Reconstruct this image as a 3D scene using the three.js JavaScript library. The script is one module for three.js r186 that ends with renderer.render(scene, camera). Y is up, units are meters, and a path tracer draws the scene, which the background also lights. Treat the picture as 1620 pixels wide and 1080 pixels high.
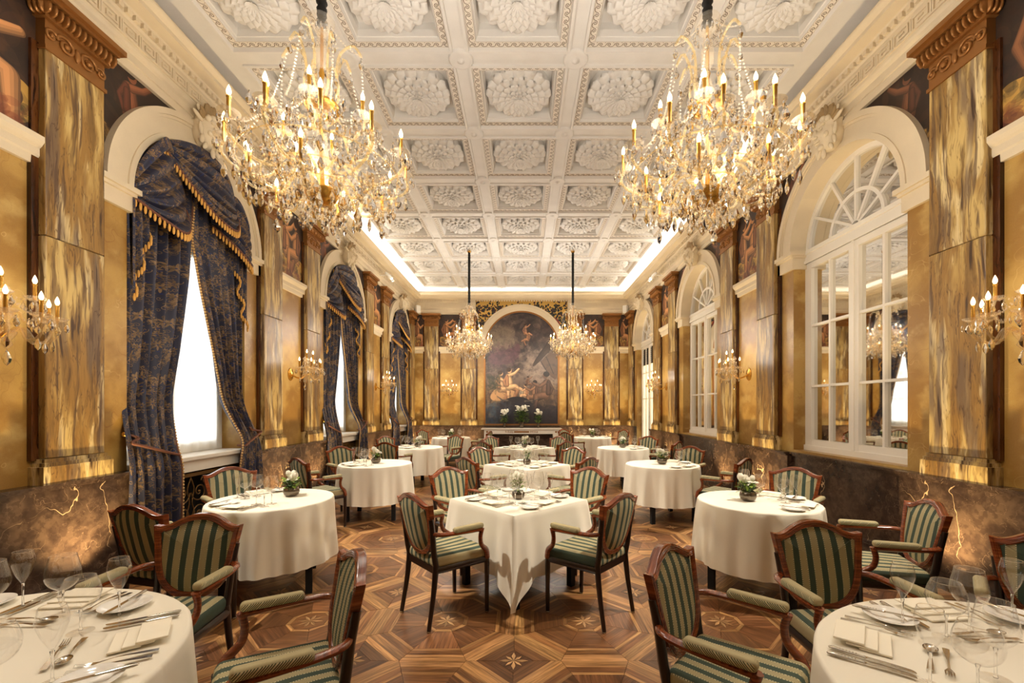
import * as THREE from 'three';
import { mergeGeometries, mergeVertices, toCreasedNormals } from 'three/addons/utils/BufferGeometryUtils.js';
import { RoundedBoxGeometry } from 'three/addons/geometries/RoundedBoxGeometry.js';
import { RectAreaLightUniformsLib } from 'three/addons/lights/RectAreaLightUniformsLib.js';

// ---------------------------------------------------------------- camera, sky, exposure
const F = 685, CX = 0.06, EYE = 1.55;            // focal length in pixels of the 1620 x 1080 frame
const W = 3.76, D = 15.0, BACK = 3.0, HC = 5.56; // half width, far wall, wall behind the camera, ceiling height
const scene = new THREE.Scene();
const camera = new THREE.PerspectiveCamera(2 * Math.atan(540 / F) * 180 / Math.PI, 1.5, 0.05, 100);
camera.position.set(CX, EYE, 0);
camera.lookAt(CX, EYE, -1);
camera.setViewOffset(1620, 1080, -18, -105, 1620, 1080);   // shift lens, verticals stay upright
camera.updateProjectionMatrix();
const renderer = new THREE.WebGLRenderer({ antialias: true });
renderer.toneMapping = THREE.LinearToneMapping;
renderer.toneMappingExposure = 0.5;
renderer.shadowMap.enabled = true;
RectAreaLightUniformsLib.init();
scene.background = new THREE.Color(0.93, 0.97, 1.0);       // overcast sky outside the curtained windows
scene.backgroundIntensity = 9;
const LIGHT = { chandelier: 1.1, sconce: 0.12, uplight: 32, cove: 105, coveFar: 85, spot: 135 };
const WARM = new THREE.Color(1.0, 0.915, 0.8), COVE = new THREE.Color(1.0, 0.94, 0.85), SPOT = new THREE.Color(1.0, 0.91, 0.77), AMBER = new THREE.Color(1.0, 0.74, 0.38);

// ---------------------------------------------------------------- helpers
let seedState = 7;
function seed(n) { seedState = n >>> 0; }
function rnd() { seedState = (seedState + 0x6D2B79F5) >>> 0; let t = seedState; t = Math.imul(t ^ (t >>> 15), t | 1); t ^= t + Math.imul(t ^ (t >>> 7), t | 61); return ((t ^ (t >>> 14)) >>> 0) / 4294967296; }
const rr = (a, b) => a + (b - a) * rnd();
const V = (x, y, z) => new THREE.Vector3(x, y, z);
const lerp = (a, b, t) => a + (b - a) * t;
const clamp = (x, a = 0, b = 1) => Math.min(b, Math.max(a, x));
const smooth = (a, b, x) => { const t = clamp((x - a) / (b - a)); return t * t * (3 - 2 * t); };
const PI = Math.PI;
const taken = new Map();
function numbered(name) { const n = taken.get(name) ?? 0; taken.set(name, n + 1); return n ? name + '_' + String(n).padStart(3, '0') : name; }
function plain(g) {
  const h = g.index ? g.toNonIndexed() : g;
  for (const k of Object.keys(h.attributes)) if (!['position', 'normal', 'uv', 'color'].includes(k)) h.deleteAttribute(k);
  if (!h.attributes.uv) h.setAttribute('uv', new THREE.BufferAttribute(new Float32Array(h.attributes.position.count * 2), 2));
  if (!h.attributes.normal) h.computeVertexNormals();
  return h;
}
function merge(list) { return list.length === 1 ? list[0] : mergeGeometries(list.map(plain)); }
function boxUV(g) {                                // uv in metres, from the side each face looks to
  const h = plain(g), p = h.attributes.position, uv = h.attributes.uv, a = V(), b = V(), c = V(), n = V();
  for (let i = 0; i < p.count; i += 3) {
    a.fromBufferAttribute(p, i); b.fromBufferAttribute(p, i + 1); c.fromBufferAttribute(p, i + 2);
    n.copy(b).sub(a).cross(c.clone().sub(a));
    const x = Math.abs(n.x), y = Math.abs(n.y), z = Math.abs(n.z);
    [a, b, c].forEach((q, k) => (z >= x && z >= y ? uv.setXY(i + k, q.x, q.y) : x >= y ? uv.setXY(i + k, q.z, q.y) : uv.setXY(i + k, q.x, q.z)));
  }
  return h;
}
function fitUV(g) {                                // uv 0..1 over the x, y extent
  g.computeBoundingBox();
  const { min, max } = g.boundingBox, p = g.attributes.position, uv = g.attributes.uv;
  for (let i = 0; i < p.count; i++) uv.setXY(i, (p.getX(i) - min.x) / (max.x - min.x), (p.getY(i) - min.y) / (max.y - min.y));
  return g;
}
function offUV(g, du, dv) { const uv = g.attributes.uv; for (let i = 0; i < uv.count; i++) uv.setXY(i, uv.getX(i) + du, uv.getY(i) + dv); return g; }
function box(x0, x1, y0, y1, z0, z1) {
  return new THREE.BoxGeometry(Math.abs(x1 - x0), Math.abs(y1 - y0), Math.abs(z1 - z0)).translate((x0 + x1) / 2, (y0 + y1) / 2, (z0 + z1) / 2);
}
function rbox(w, h, d, r, x = 0, y = 0, z = 0, seg = 2) { return new RoundedBoxGeometry(w, h, d, seg, r).translate(x, y, z); }
function lathe(pts, seg = 16) { return new THREE.LatheGeometry(pts.map(([x, y]) => new THREE.Vector2(Math.max(x, 0.00001), y)), seg); }
function tube(pts, r, seg = 24, rad = 6, closed = false) {
  return new THREE.TubeGeometry(new THREE.CatmullRomCurve3(pts.map((p) => (p.isVector3 ? p : V(...p))), closed), seg, r, rad, closed);
}
// a bar swept along points with a rectangular section of changing size; side is the direction of its width
function sweep(pts, sizes, side, seg = 12, round = 0.35) {
  const curve = new THREE.CatmullRomCurve3(pts.map((p) => V(...p)), false, 'centripetal'), pos = [], idx = [], K = 8;
  const ring = [[-1, -round], [-round, -1], [round, -1], [1, -round], [1, round], [round, 1], [-round, 1], [-1, round]];
  for (let i = 0; i <= seg; i++) {
    const t = i / seg, p = curve.getPoint(t), tan = curve.getTangent(t), f = t * (sizes.length - 1), k = Math.min(Math.floor(f), sizes.length - 2);
    const w = lerp(sizes[k][0], sizes[k + 1][0], f - k) / 2, h = lerp(sizes[k][1], sizes[k + 1][1], f - k) / 2;
    const n = tan.clone().cross(side).normalize(), b = n.clone().cross(tan).normalize();
    for (const [a, c] of ring) pos.push(p.x + b.x * a * w + n.x * c * h, p.y + b.y * a * w + n.y * c * h, p.z + b.z * a * w + n.z * c * h);
  }
  for (let i = 0; i < seg; i++) for (let k = 0; k < K; k++) { const a = i * K + k, b = i * K + (k + 1) % K; idx.push(a, b, a + K, b, b + K, a + K); }
  for (const e of [0, seg * K]) for (let k = 1; k < K - 1; k++) e ? idx.push(e, e + k, e + k + 1) : idx.push(0, k + 1, k);
  const g = new THREE.BufferGeometry();
  g.setAttribute('position', new THREE.Float32BufferAttribute(pos, 3)); g.setIndex(idx);
  return boxUV(toCreasedNormals(g, 0.9));
}
function grid(nu, nv, fn, uvfn) {                 // a surface of nu x nv cells
  const pos = [], uv = [], idx = [];
  for (let j = 0; j <= nv; j++) for (let i = 0; i <= nu; i++) { const p = fn(i / nu, j / nv); pos.push(p[0], p[1], p[2]); const q = uvfn ? uvfn(i / nu, j / nv, p) : [i / nu, j / nv]; uv.push(q[0], q[1]); }
  for (let j = 0; j < nv; j++) for (let i = 0; i < nu; i++) { const a = j * (nu + 1) + i; idx.push(a, a + 1, a + nu + 1, a + 1, a + nu + 2, a + nu + 1); }
  const g = new THREE.BufferGeometry();
  g.setAttribute('position', new THREE.Float32BufferAttribute(pos, 3)); g.setAttribute('uv', new THREE.Float32BufferAttribute(uv, 2)); g.setIndex(idx); g.computeVertexNormals();
  return g;
}
function prism(profile, A, B, n) {                 // a moulding: profile [distance from wall, height] swept from A to B
  const pos = [], uv = [], L = A.distanceTo(B); let run = 0;
  for (let i = 0; i < profile.length - 1; i++) {
    const [d0, y0] = profile[i], [d1, y1] = profile[i + 1], seg = Math.hypot(d1 - d0, y1 - y0);
    const q = [[A, d0, y0, 0, run], [B, d0, y0, L, run], [B, d1, y1, L, run + seg], [A, d1, y1, 0, run + seg]];
    for (const k of [0, 1, 2, 0, 2, 3]) { const [P, d, y, u, v] = q[k]; pos.push(P.x + n.x * d, P.y + y, P.z + n.z * d); uv.push(u, v); }
    run += seg;
  }
  const g = new THREE.BufferGeometry();
  g.setAttribute('position', new THREE.Float32BufferAttribute(pos, 3)); g.setAttribute('uv', new THREE.Float32BufferAttribute(uv, 2)); g.computeVertexNormals();
  return g;
}
function extrude(shape, depth, opts = {}) { return new THREE.ExtrudeGeometry(shape, { depth, bevelEnabled: false, curveSegments: 24, ...opts }); }
function part(name, geo, mat, parent) {
  const m = new THREE.Mesh(geo, mat); m.name = name; m.castShadow = m.receiveShadow = true; parent.add(m); return m;
}
function thing(name, label, category, pos = [0, 0, 0], turn = 0, group) {
  const o = new THREE.Group(); o.name = numbered(name); o.position.set(...pos); o.rotation.y = turn;
  o.userData = { label, category }; if (group) o.userData.group = group;
  scene.add(o); return o;
}
function structure(name, label, category) { const o = thing(name, label, category); o.userData.kind = 'structure'; return o; }
function copyOf(o, label, pos, turn, group) {
  const c = o.clone(); c.name = numbered(o.name.replace(/_\d{3}$/, '')); c.userData = { ...o.userData, label };
  if (group) c.userData.group = group;
  if (pos) c.position.set(...pos); if (turn !== undefined) c.rotation.y = turn; scene.add(c); return c;
}
function sub(name, parent) { const o = new THREE.Group(); o.name = name; parent.add(o); return o; }

// ---------------------------------------------------------------- textures
const hash = (x, y, s) => { let h = Math.imul(x, 374761393) + Math.imul(y, 668265263) + Math.imul(s, 2147483647 - 61); h = Math.imul(h ^ (h >>> 13), 1274126177); return ((h ^ (h >>> 16)) >>> 0) / 4294967296; };
function noise(x, y, px, py, s) {                  // tiling value noise
  const xi = Math.floor(x), yi = Math.floor(y), fx = x - xi, fy = y - yi, u = fx * fx * (3 - 2 * fx), v = fy * fy * (3 - 2 * fy);
  const m = (a, n) => ((a % n) + n) % n, x0 = m(xi, px), x1 = m(xi + 1, px), y0 = m(yi, py), y1 = m(yi + 1, py);
  return lerp(lerp(hash(x0, y0, s), hash(x1, y0, s), u), lerp(hash(x0, y1, s), hash(x1, y1, s), u), v);
}
function fbm(u, v, fx, fy, s, oct = 5) {
  let a = 0.5, t = 0, n = 0;
  for (let o = 0; o < oct; o++) { t += a * noise(u * fx, v * fy, fx, fy, s + o); n += a; a *= 0.5; fx *= 2; fy *= 2; }
  return t / n;
}
function dataTex(w, h, fn, sizeX, sizeY, srgb = true) {
  const d = new Uint8Array(w * h * 4);
  for (let y = 0; y < h; y++) for (let x = 0; x < w; x++) { const c = fn((x + 0.5) / w, (y + 0.5) / h, x, y), i = (y * w + x) * 4; d[i] = clamp(c[0], 0, 255); d[i + 1] = clamp(c[1], 0, 255); d[i + 2] = clamp(c[2], 0, 255); d[i + 3] = 255; }
  const t = new THREE.DataTexture(d, w, h); t.wrapS = t.wrapT = THREE.RepeatWrapping; t.magFilter = THREE.LinearFilter; t.minFilter = THREE.LinearFilter;
  if (srgb) t.colorSpace = THREE.SRGBColorSpace;
  t.repeat.set(1 / sizeX, 1 / sizeY); t.needsUpdate = true; return t;
}
function canvasTex(w, h, draw, sizeX, sizeY) {
  const c = document.createElement('canvas'); c.width = w; c.height = h; draw(c.getContext('2d'), w, h);
  const t = new THREE.CanvasTexture(c); t.colorSpace = THREE.SRGBColorSpace; t.magFilter = THREE.LinearFilter;
  if (sizeX) { t.wrapS = t.wrapT = THREE.RepeatWrapping; t.repeat.set(1 / sizeX, 1 / sizeY); }
  return t;
}
const mix3 = (a, b, t) => [lerp(a[0], b[0], t), lerp(a[1], b[1], t), lerp(a[2], b[2], t)];
// golden Siena marble of the walls
const sienaTex = dataTex(1024, 1024, (u, v) => {
  const wu = u + 0.05 * (fbm(u, v, 4, 4, 11, 4) - 0.5), wv = v + 0.05 * (fbm(u, v, 4, 4, 21, 4) - 0.5);
  let c = mix3([188, 152, 84], [152, 113, 53], smooth(0.35, 0.7, fbm(wu, wv, 5, 5, 1, 6)));
  c = mix3(c, [202, 174, 112], smooth(0.55, 0.8, fbm(wu, wv, 9, 9, 5, 5)) * 0.6);
  const r1 = Math.abs(fbm(wu, wv, 3, 3, 31, 4) - 0.5), r2 = Math.abs(fbm(wu, wv, 6, 5, 41, 4) - 0.5), gate = smooth(0.45, 0.6, fbm(u, v, 4, 4, 51, 3));
  c = mix3(c, [128, 82, 38], (1 - smooth(0, 0.005, r1)) * 0.4 * smooth(0.4, 0.6, fbm(u, v, 3, 3, 71, 3)));
  c = mix3(c, [142, 100, 50], (1 - smooth(0, 0.007, r2)) * 0.32 * gate);
  c = mix3(c, [226, 196, 140], (1 - smooth(0, 0.006, Math.abs(fbm(wu, wv, 5, 6, 61, 4) - 0.5))) * 0.4 * (1 - gate));
  const g = (hash(Math.floor(u * 1024), Math.floor(v * 1024), 9) - 0.5) * 14;
  return [c[0] + g, c[1] + g, c[2] + g];
}, 1.7, 1.7);
// streaked breccia of the pilasters: grain runs upwards
const brecciaTex = dataTex(768, 2048, (u, v) => {
  const wu = u + 0.14 * (fbm(u, v, 3, 5, 111, 4) - 0.5), wv = v + 0.05 * (fbm(u, v, 4, 8, 121, 4) - 0.5);
  const a = fbm(wu, wv, 8, 5, 101, 5), b = fbm(wu, wv, 18, 7, 131, 5), d = fbm(wu, wv, 12, 6, 141, 5), e = fbm(wu, wv, 40, 12, 151, 4);
  let c = mix3([204, 176, 112], [150, 114, 58], smooth(0.35, 0.65, a));
  c = mix3(c, [116, 88, 48], smooth(0.5, 0.68, b) * 0.7);
  c = mix3(c, [228, 210, 162], smooth(0.56, 0.7, d) * 0.75);
  c = mix3(c, [104, 86, 74], smooth(0.58, 0.72, fbm(wu, wv, 6, 3, 161, 4)) * 0.7);
  c = mix3(c, [66, 44, 30], (1 - smooth(0.0, 0.022, Math.abs(b - 0.5))) * 0.6 * smooth(0.42, 0.6, a));
  c = mix3(c, [52, 34, 26], smooth(0.7, 0.8, b) * 0.8);
  c = mix3(c, [70, 50, 40], smooth(0.64, 0.72, fbm(wu, wv, 26, 5, 171, 4)) * 0.55);
  return mix3(c, [96, 68, 36], (1 - smooth(0, 0.05, Math.abs(e - 0.5))) * 0.4);
}, 0.8, 3.1);
// dark brown marble of the dado
const emperadorTex = dataTex(1024, 1024, (u, v) => {
  const wu = u + 0.06 * (fbm(u, v, 4, 4, 211, 4) - 0.5), wv = v + 0.06 * (fbm(u, v, 4, 4, 221, 4) - 0.5);
  let c = mix3([56, 42, 34], [84, 66, 52], smooth(0.3, 0.7, fbm(wu, wv, 16, 16, 201, 6)));
  c = mix3(c, [42, 30, 25], smooth(0.48, 0.66, fbm(wu, wv, 44, 44, 205, 4)) * 0.35);
  c = mix3(c, [134, 110, 88], (1 - smooth(0, 0.012, Math.abs(fbm(wu, wv, 20, 20, 271, 4) - 0.5))) * 0.45);
  const r1 = Math.abs(fbm(wu, wv, 3, 3, 231, 5) - 0.5), r2 = Math.abs(fbm(wu, wv, 8, 8, 241, 4) - 0.5), gate = smooth(0.45, 0.62, fbm(u, v, 3, 3, 251, 3));
  c = mix3(c, [226, 196, 150], (1 - smooth(0.001, 0.006, r1)) * 0.8 * gate);
  c = mix3(c, [166, 136, 108], (1 - smooth(0, 0.008, r2)) * 0.5 * smooth(0.4, 0.6, fbm(u, v, 5, 5, 261, 3)));
  return c;
}, 1.5, 1.5);
const woodTex = dataTex(1024, 512, (u, v) => {      // grain along u
  const w = v + 0.03 * (fbm(u, v, 3, 4, 311, 3) - 0.5), g = fbm(u, w, 4, 40, 301, 4), f = fbm(u, w, 12, 160, 321, 3), k = fbm(u, v, 3, 5, 331, 3);
  const t = 0.62 + 0.5 * (g - 0.5) + 0.42 * (f - 0.5) + 0.35 * (k - 0.5);
  return [255 * clamp(t + 0.16), 255 * clamp(t + 0.1), 255 * clamp(t + 0.03)];
}, 1.2, 0.6);
const stripeTex = dataTex(128, 64, (u, v, x, y) => {   // one stripe pair, 7 cm wide
  const gr = (hash(x, y, 3) - 0.5) * 16, green = u < 0.44, dot = (x >= 58 && x < 64) || (x >= 120 && x < 126);
  let c = green ? [60, 75, 62] : [176, 164, 126];
  if (!green && (y % 4 < 2)) c = [166, 153, 115];
  if (dot) c = (y % 12 < 6) ? [222, 214, 172] : [76, 86, 70];
  return [c[0] + gr, c[1] + gr, c[2] + gr];
}, 0.072, 0.05);
function leaf(x, cx, cy, len, wid, ang, fill) {
  x.save(); x.translate(cx, cy); x.rotate(ang); x.fillStyle = fill; x.beginPath(); x.moveTo(0, 0);
  x.bezierCurveTo(len * 0.3, -wid, len * 0.8, -wid * 0.8, len, 0); x.bezierCurveTo(len * 0.8, wid * 0.8, len * 0.3, wid, 0, 0); x.fill(); x.restore();
}
const damaskTex = canvasTex(1024, 1024, (x, w, h) => {
  seed(41); x.fillStyle = 'rgb(44,46,66)'; x.fillRect(0, 0, w, h);
  const cols = ['rgb(120,96,70)', 'rgb(104,83,61)', 'rgb(134,108,80)', 'rgb(92,75,59)'];
  const all = (f) => { for (const dx of [-w, 0, w]) for (const dy of [-h, 0, h]) { x.save(); x.translate(dx, dy); f(); x.restore(); } };
  for (let k = 0; k < 44; k++) {
    const cx = rnd() * w, cy = rnd() * h, s = rr(60, 105), a0 = rnd() * 6.3, st = seedState;
    all(() => { seed(st); for (let i = 0; i < 7; i++) leaf(x, cx, cy, s * rr(0.7, 1.2), s * 0.22, a0 + i * 0.9, cols[Math.floor(rnd() * 4)]); for (let i = 0; i < 5; i++) leaf(x, cx, cy, s * 0.45, s * 0.16, a0 + 0.4 + i * 1.26, cols[Math.floor(rnd() * 4)]); x.fillStyle = 'rgb(40,52,96)'; x.beginPath(); x.arc(cx, cy, s * 0.13, 0, 7); x.fill(); });
    seed(st + 977);
  }
  for (let k = 0; k < 110; k++) {
    const cx = rnd() * w, cy = rnd() * h, r = rr(18, 44), a = rnd() * 6, col = cols[Math.floor(rnd() * 3)];
    all(() => { x.strokeStyle = col; x.lineWidth = 7; x.beginPath(); for (let t = 0; t < 30; t++) { const q = r * (1 - t / 34), an = a + t * 0.26; x.lineTo(cx + q * Math.cos(an), cy + q * Math.sin(an)); } x.stroke(); });
  }
  for (let k = 0; k < 30; k++) { const cx = rnd() * w, cy = rnd() * h, a = rnd() * 6; all(() => leaf(x, cx, cy, 56, 18, a, 'rgb(34,46,92)')); }
}, 0.62, 0.62);
const scrollTex = canvasTex(256, 256, (x, w, h) => {  // running scroll painted on the coffer frames
  x.fillStyle = 'rgb(226,218,206)'; x.fillRect(0, 0, w, h);
  x.strokeStyle = 'rgb(84,64,40)'; x.lineCap = 'round';
  for (const o of [-w, 0, w]) {
    x.lineWidth = 19; x.beginPath();
    for (let t = 0; t <= 40; t++) { const a = PI * 0.95 + t * 0.235, r = 78 * (1 - t / 46); x.lineTo(o + 150 + r * Math.cos(a), 132 + r * Math.sin(a)); }
    x.stroke(); x.beginPath(); x.moveTo(o - 100, 205); x.bezierCurveTo(o - 40, 235, o + 60, 225, o + 72, 132); x.stroke();
    x.fillStyle = 'rgb(84,64,40)'; x.beginPath(); x.arc(o + 40, 50, 12, 0, 7); x.fill(); x.beginPath(); x.arc(o + 205, 222, 10, 0, 7); x.fill();
  }
  x.lineWidth = 6; for (const y of [10, 246]) { x.beginPath(); x.moveTo(0, y); x.lineTo(w, y); x.stroke(); }
}, 1, 1);
const plasterTex = dataTex(512, 512, (u, v) => { const g = 246 + 16 * (fbm(u, v, 6, 6, 401, 5) - 0.5) + (hash(Math.floor(u * 512), Math.floor(v * 512), 5) - 0.5) * 6; return [g, g, g]; }, 1.3, 1.3);

// paintings: loose, generic figures in oils
function blob(x, pts, fill) { x.fillStyle = fill; x.beginPath(); const n = pts.length; for (let i = 0; i < n; i++) { const a = pts[i], b = pts[(i + 1) % n], mx = (a[0] + b[0]) / 2, my = (a[1] + b[1]) / 2; i ? x.quadraticCurveTo(a[0], a[1], mx, my) : x.moveTo(mx, my); } const a = pts[0], b = pts[1]; x.quadraticCurveTo(a[0], a[1], (a[0] + b[0]) / 2, (a[1] + b[1]) / 2); x.fill(); }
function dabs(x, n, x0, x1, y0, y1, s0, s1, cols) { for (let k = 0; k < n; k++) { x.globalAlpha = rr(0.1, 0.4); leaf(x, rr(x0, x1), rr(y0, y1), rr(s0, s1), rr(s0, s1) * 0.35, rnd() * 6.3, cols[Math.floor(rnd() * cols.length)]); } x.globalAlpha = 1; }
function tint(col, k) { return 'rgb(' + col.match(/\d+/g).map((v) => Math.round(clamp(v * k, 0, 255))).join(',') + ')'; }
function limb(x, pts, w0, w1, col) { for (const [k, o, w] of [[0.62, 0.1, 1.06], [0.85, 0, 0.9], [1.04, -0.16, 0.62], [1.16, -0.26, 0.3]]) limbPass(x, pts.map(([a, b]) => [a + o * w0 * 0.6, b + o * w0]), w0 * w, w1 * w, tint(col, k)); }
function limbPass(x, pts, w0, w1, col) {
  for (let i = 0; i < pts.length - 1; i++) for (let t = 0; t <= 1; t += 0.03) { const f = (i + t) / (pts.length - 1); x.fillStyle = col; x.beginPath(); x.arc(lerp(pts[i][0], pts[i + 1][0], t), lerp(pts[i][1], pts[i + 1][1], t), lerp(w0, w1, f), 0, 7); x.fill(); }
}
function figure(x, cx, cy, s, flip, skin, dark, hair, pose = 0) {   // a seated or floating figure about s high
  x.save(); x.translate(cx, cy); x.scale(flip ? -s : s, s);
  limb(x, [[0.05, 0], [0.3, 0.12], [0.16, 0.42]], 0.085, 0.045, dark);
  limb(x, [[-0.02, -0.34], [0.02, -0.14], [0.0, 0.02]], 0.1, 0.115, skin);
  limb(x, pose ? [[0, 0], [0.22, -0.02], [0.46, 0.12]] : [[0, 0], [0.28, 0.02], [0.3, 0.34]], 0.095, 0.045, skin);
  limb(x, pose ? [[0.02, -0.38], [0.2, -0.46], [0.34, -0.6]] : [[0.0, -0.36], [0.18, -0.24], [0.36, -0.32]], 0.055, 0.03, skin);
  limb(x, [[-0.06, -0.36], [-0.16, -0.18], [-0.1, -0.02]], 0.05, 0.03, dark);
  limb(x, [[-0.05, -0.3], [-0.05, -0.05]], 0.05, 0.06, dark);
  x.fillStyle = skin; x.beginPath(); x.ellipse(0.03, -0.53, 0.07, 0.085, 0.2, 0, 7); x.fill();
  x.fillStyle = hair; x.beginPath(); x.ellipse(0.0, -0.57, 0.085, 0.075, -0.3, 0, 7); x.fill();
  x.restore();
}
const oilTex = canvasTex(1024, 1600, (x, w, h) => {
  seed(77);
  const sky = x.createLinearGradient(0, 0, 0, h); sky.addColorStop(0, 'rgb(44,36,36)'); sky.addColorStop(0.3, 'rgb(82,68,62)'); sky.addColorStop(0.55, 'rgb(124,104,90)'); sky.addColorStop(0.78, 'rgb(72,58,52)'); sky.addColorStop(1, 'rgb(36,34,42)');
  x.fillStyle = sky; x.fillRect(0, 0, w, h);
  dabs(x, 1200, 0, w, 0, h * 0.55, 60, 200, ['rgb(44,34,36)', 'rgb(92,78,68)', 'rgb(132,112,92)', 'rgb(60,48,50)', 'rgb(36,30,32)']);
  dabs(x, 260, 40, 420, 250, 520, 50, 150, ['rgb(136,118,96)', 'rgb(110,94,80)']);
  dabs(x, 300, 560, 960, 560, 1000, 50, 150, ['rgb(154,134,116)', 'rgb(126,108,96)']);
  blob(x, [[20, 620], [200, 560], [420, 500], [470, 420], [500, 560], [420, 700], [250, 760], [60, 740]], 'rgb(84,56,62)');
  dabs(x, 200, 60, 470, 480, 740, 30, 110, ['rgb(104,70,74)', 'rgb(66,42,50)']);
  blob(x, [[640, 760], [940, 330], [1024, 200], [1024, 420], [700, 780]], 'rgb(58,44,36)');
  blob(x, [[760, 700], [1024, 480], [1024, 1000], [900, 900], [830, 800]], 'rgb(92,72,58)');
  x.strokeStyle = 'rgb(40,30,26)'; x.lineWidth = 9; for (const [a, b, c, d] of [[700, 700, 980, 290], [780, 700, 900, 900], [860, 640, 960, 880]]) { x.beginPath(); x.moveTo(a, b); x.lineTo(c, d); x.stroke(); }
  dabs(x, 420, 0, w, 1080, 1320, 40, 130, ['rgb(116,92,64)', 'rgb(146,122,88)', 'rgb(84,64,50)', 'rgb(60,46,42)']);
  const S = 'rgb(206,160,116)', S2 = 'rgb(160,112,78)', S3 = 'rgb(128,90,66)', H = 'rgb(60,40,28)';
  figure(x, 560, 300, 210, false, 'rgb(176,128,96)', 'rgb(130,92,72)', H, 1); figure(x, 600, 390, 190, true, S2, S3, H, 1);
  blob(x, [[60, 1180], [180, 1060], [420, 1080], [470, 1200], [300, 1260], [90, 1270]], 'rgb(186,142,98)');
  figure(x, 210, 1090, 400, false, S, S2, H, 0); figure(x, 330, 1060, 420, false, 'rgb(216,172,124)', S2, H, 1);
  blob(x, [[470, 1100], [610, 1090], [620, 1240], [480, 1240]], 'rgb(158,140,116)');
  figure(x, 570, 1180, 250, true, S, S2, H, 0); figure(x, 600, 1020, 170, false, S3, 'rgb(96,66,50)', H, 1);
  figure(x, 700, 1200, 360, true, 'rgb(136,98,72)', 'rgb(86,62,50)', 'rgb(34,26,22)', 0); figure(x, 860, 1180, 520, true, 'rgb(112,82,64)', 'rgb(70,52,44)', 'rgb(30,22,20)', 0);
  blob(x, [[230, 1300], [330, 1210], [520, 1200], [640, 1260], [680, 1400], [560, 1520], [320, 1480]], 'rgb(34,30,34)');
  limb(x, [[320, 1260], [240, 1250], [170, 1200]], 16, 5, 'rgb(92,80,70)'); limb(x, [[560, 1270], [680, 1260], [760, 1230]], 14, 5, 'rgb(92,80,70)');
  dabs(x, 300, 0, 360, 1330, 1600, 40, 140, ['rgb(52,74,96)', 'rgb(96,96,92)', 'rgb(40,48,64)']);
  dabs(x, 500, 200, w, 1330, 1600, 40, 140, ['rgb(36,34,44)', 'rgb(52,44,48)', 'rgb(28,26,32)']);
  dabs(x, 160, 20, 200, 900, 1120, 20, 70, ['rgb(40,46,34)', 'rgb(56,60,40)']);
  x.globalAlpha = 0.16; for (let k = 0; k < 520; k++) leaf(x, rnd() * w, rnd() * h, rr(30, 120), rr(10, 30), rnd() * 6.3, ['rgb(38,30,30)', 'rgb(96,76,64)', 'rgb(56,44,44)'][k % 3]); x.globalAlpha = 1;
});
function frescoTex(sd, w, h, kind) {
  return canvasTex(w, h, (x) => {
    seed(sd); x.fillStyle = 'rgb(46,30,22)'; x.fillRect(0, 0, w, h);
    dabs(x, 260, 0, w, 0, h, 40, 130, ['rgb(64,40,28)', 'rgb(34,24,20)', 'rgb(84,54,34)', 'rgb(40,34,26)']);
    if (kind === 'figure' || kind === 'pair') {
      blob(x, [[0, h * 0.66], [w * 0.4, h * 0.74], [w, h * 0.62], [w, h], [0, h]], 'rgb(188,146,70)');
      dabs(x, 120, 0, w, h * 0.72, h, 20, 80, ['rgb(30,26,20)', 'rgb(198,158,84)', 'rgb(52,44,28)']);
      if (kind === 'pair') { figure(x, w * 0.3, h * 0.62, h * 0.78, false, 'rgb(186,132,84)', 'rgb(130,86,54)', 'rgb(56,34,22)', 1); figure(x, w * 0.7, h * 0.6, h * 0.78, true, 'rgb(178,124,78)', 'rgb(120,78,50)', 'rgb(48,30,20)', 0); }
      else figure(x, w * 0.4, h * 0.66, h * 0.98, false, 'rgb(184,130,84)', 'rgb(126,82,52)', 'rgb(46,30,22)', 0);
      dabs(x, 60, 0, w, h * 0.85, h, 30, 90, ['rgb(120,56,34)', 'rgb(90,44,30)']);
    } else if (kind === 'foliage') {
      x.fillStyle = 'rgb(206,164,80)'; x.fillRect(0, 0, w, h);
      dabs(x, 20, 0, w, 0, h, 20, 50, ['rgb(190,150,70)']);
      for (let k = 0; k < 1700; k++) { const a = rnd() * w, b = h * (1 - Math.pow(rnd(), 0.9) * 0.97); if (h - b < 60 && rnd() < 0.8) continue; leaf(x, a, h - b, rr(18, 46), rr(7, 16), rnd() * 6.3, ['rgb(26,30,24)', 'rgb(38,44,30)', 'rgb(22,22,24)', 'rgb(70,30,24)'][Math.floor(rnd() * 4)]); }
      blob(x, [[w * 0.05, h * 0.5], [w * 0.2, h * 0.3], [w * 0.34, h * 0.5], [w * 0.2, h * 0.7]], 'rgb(142,112,84)'); blob(x, [[w * 0.72, h * 0.5], [w * 0.86, h * 0.3], [w * 0.95, h * 0.55], [w * 0.8, h * 0.68]], 'rgb(128,50,38)');
    } else {
      figure(x, w * 0.14, h * 0.4, h * 0.6, false, 'rgb(132,80,52)', 'rgb(92,52,36)', 'rgb(40,26,20)', 1); figure(x, w * 0.88, h * 0.42, h * 0.56, true, 'rgb(112,72,48)', 'rgb(78,48,34)', 'rgb(36,24,20)', 1);
      for (const a of [0.02, 0.97]) dabs(x, 70, w * a - 40, w * a + 40, h * 0.6, h, 14, 50, ['rgb(206,164,80)', 'rgb(190,146,70)', 'rgb(36,30,22)']);
    }
  });
}
const frescoes = { figure: frescoTex(5, 384, 512, 'figure'), pair: frescoTex(8, 384, 512, 'pair'), spandrel: frescoTex(13, 1024, 512, 'spandrel'), foliage: frescoTex(19, 1024, 512, 'foliage') };

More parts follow.
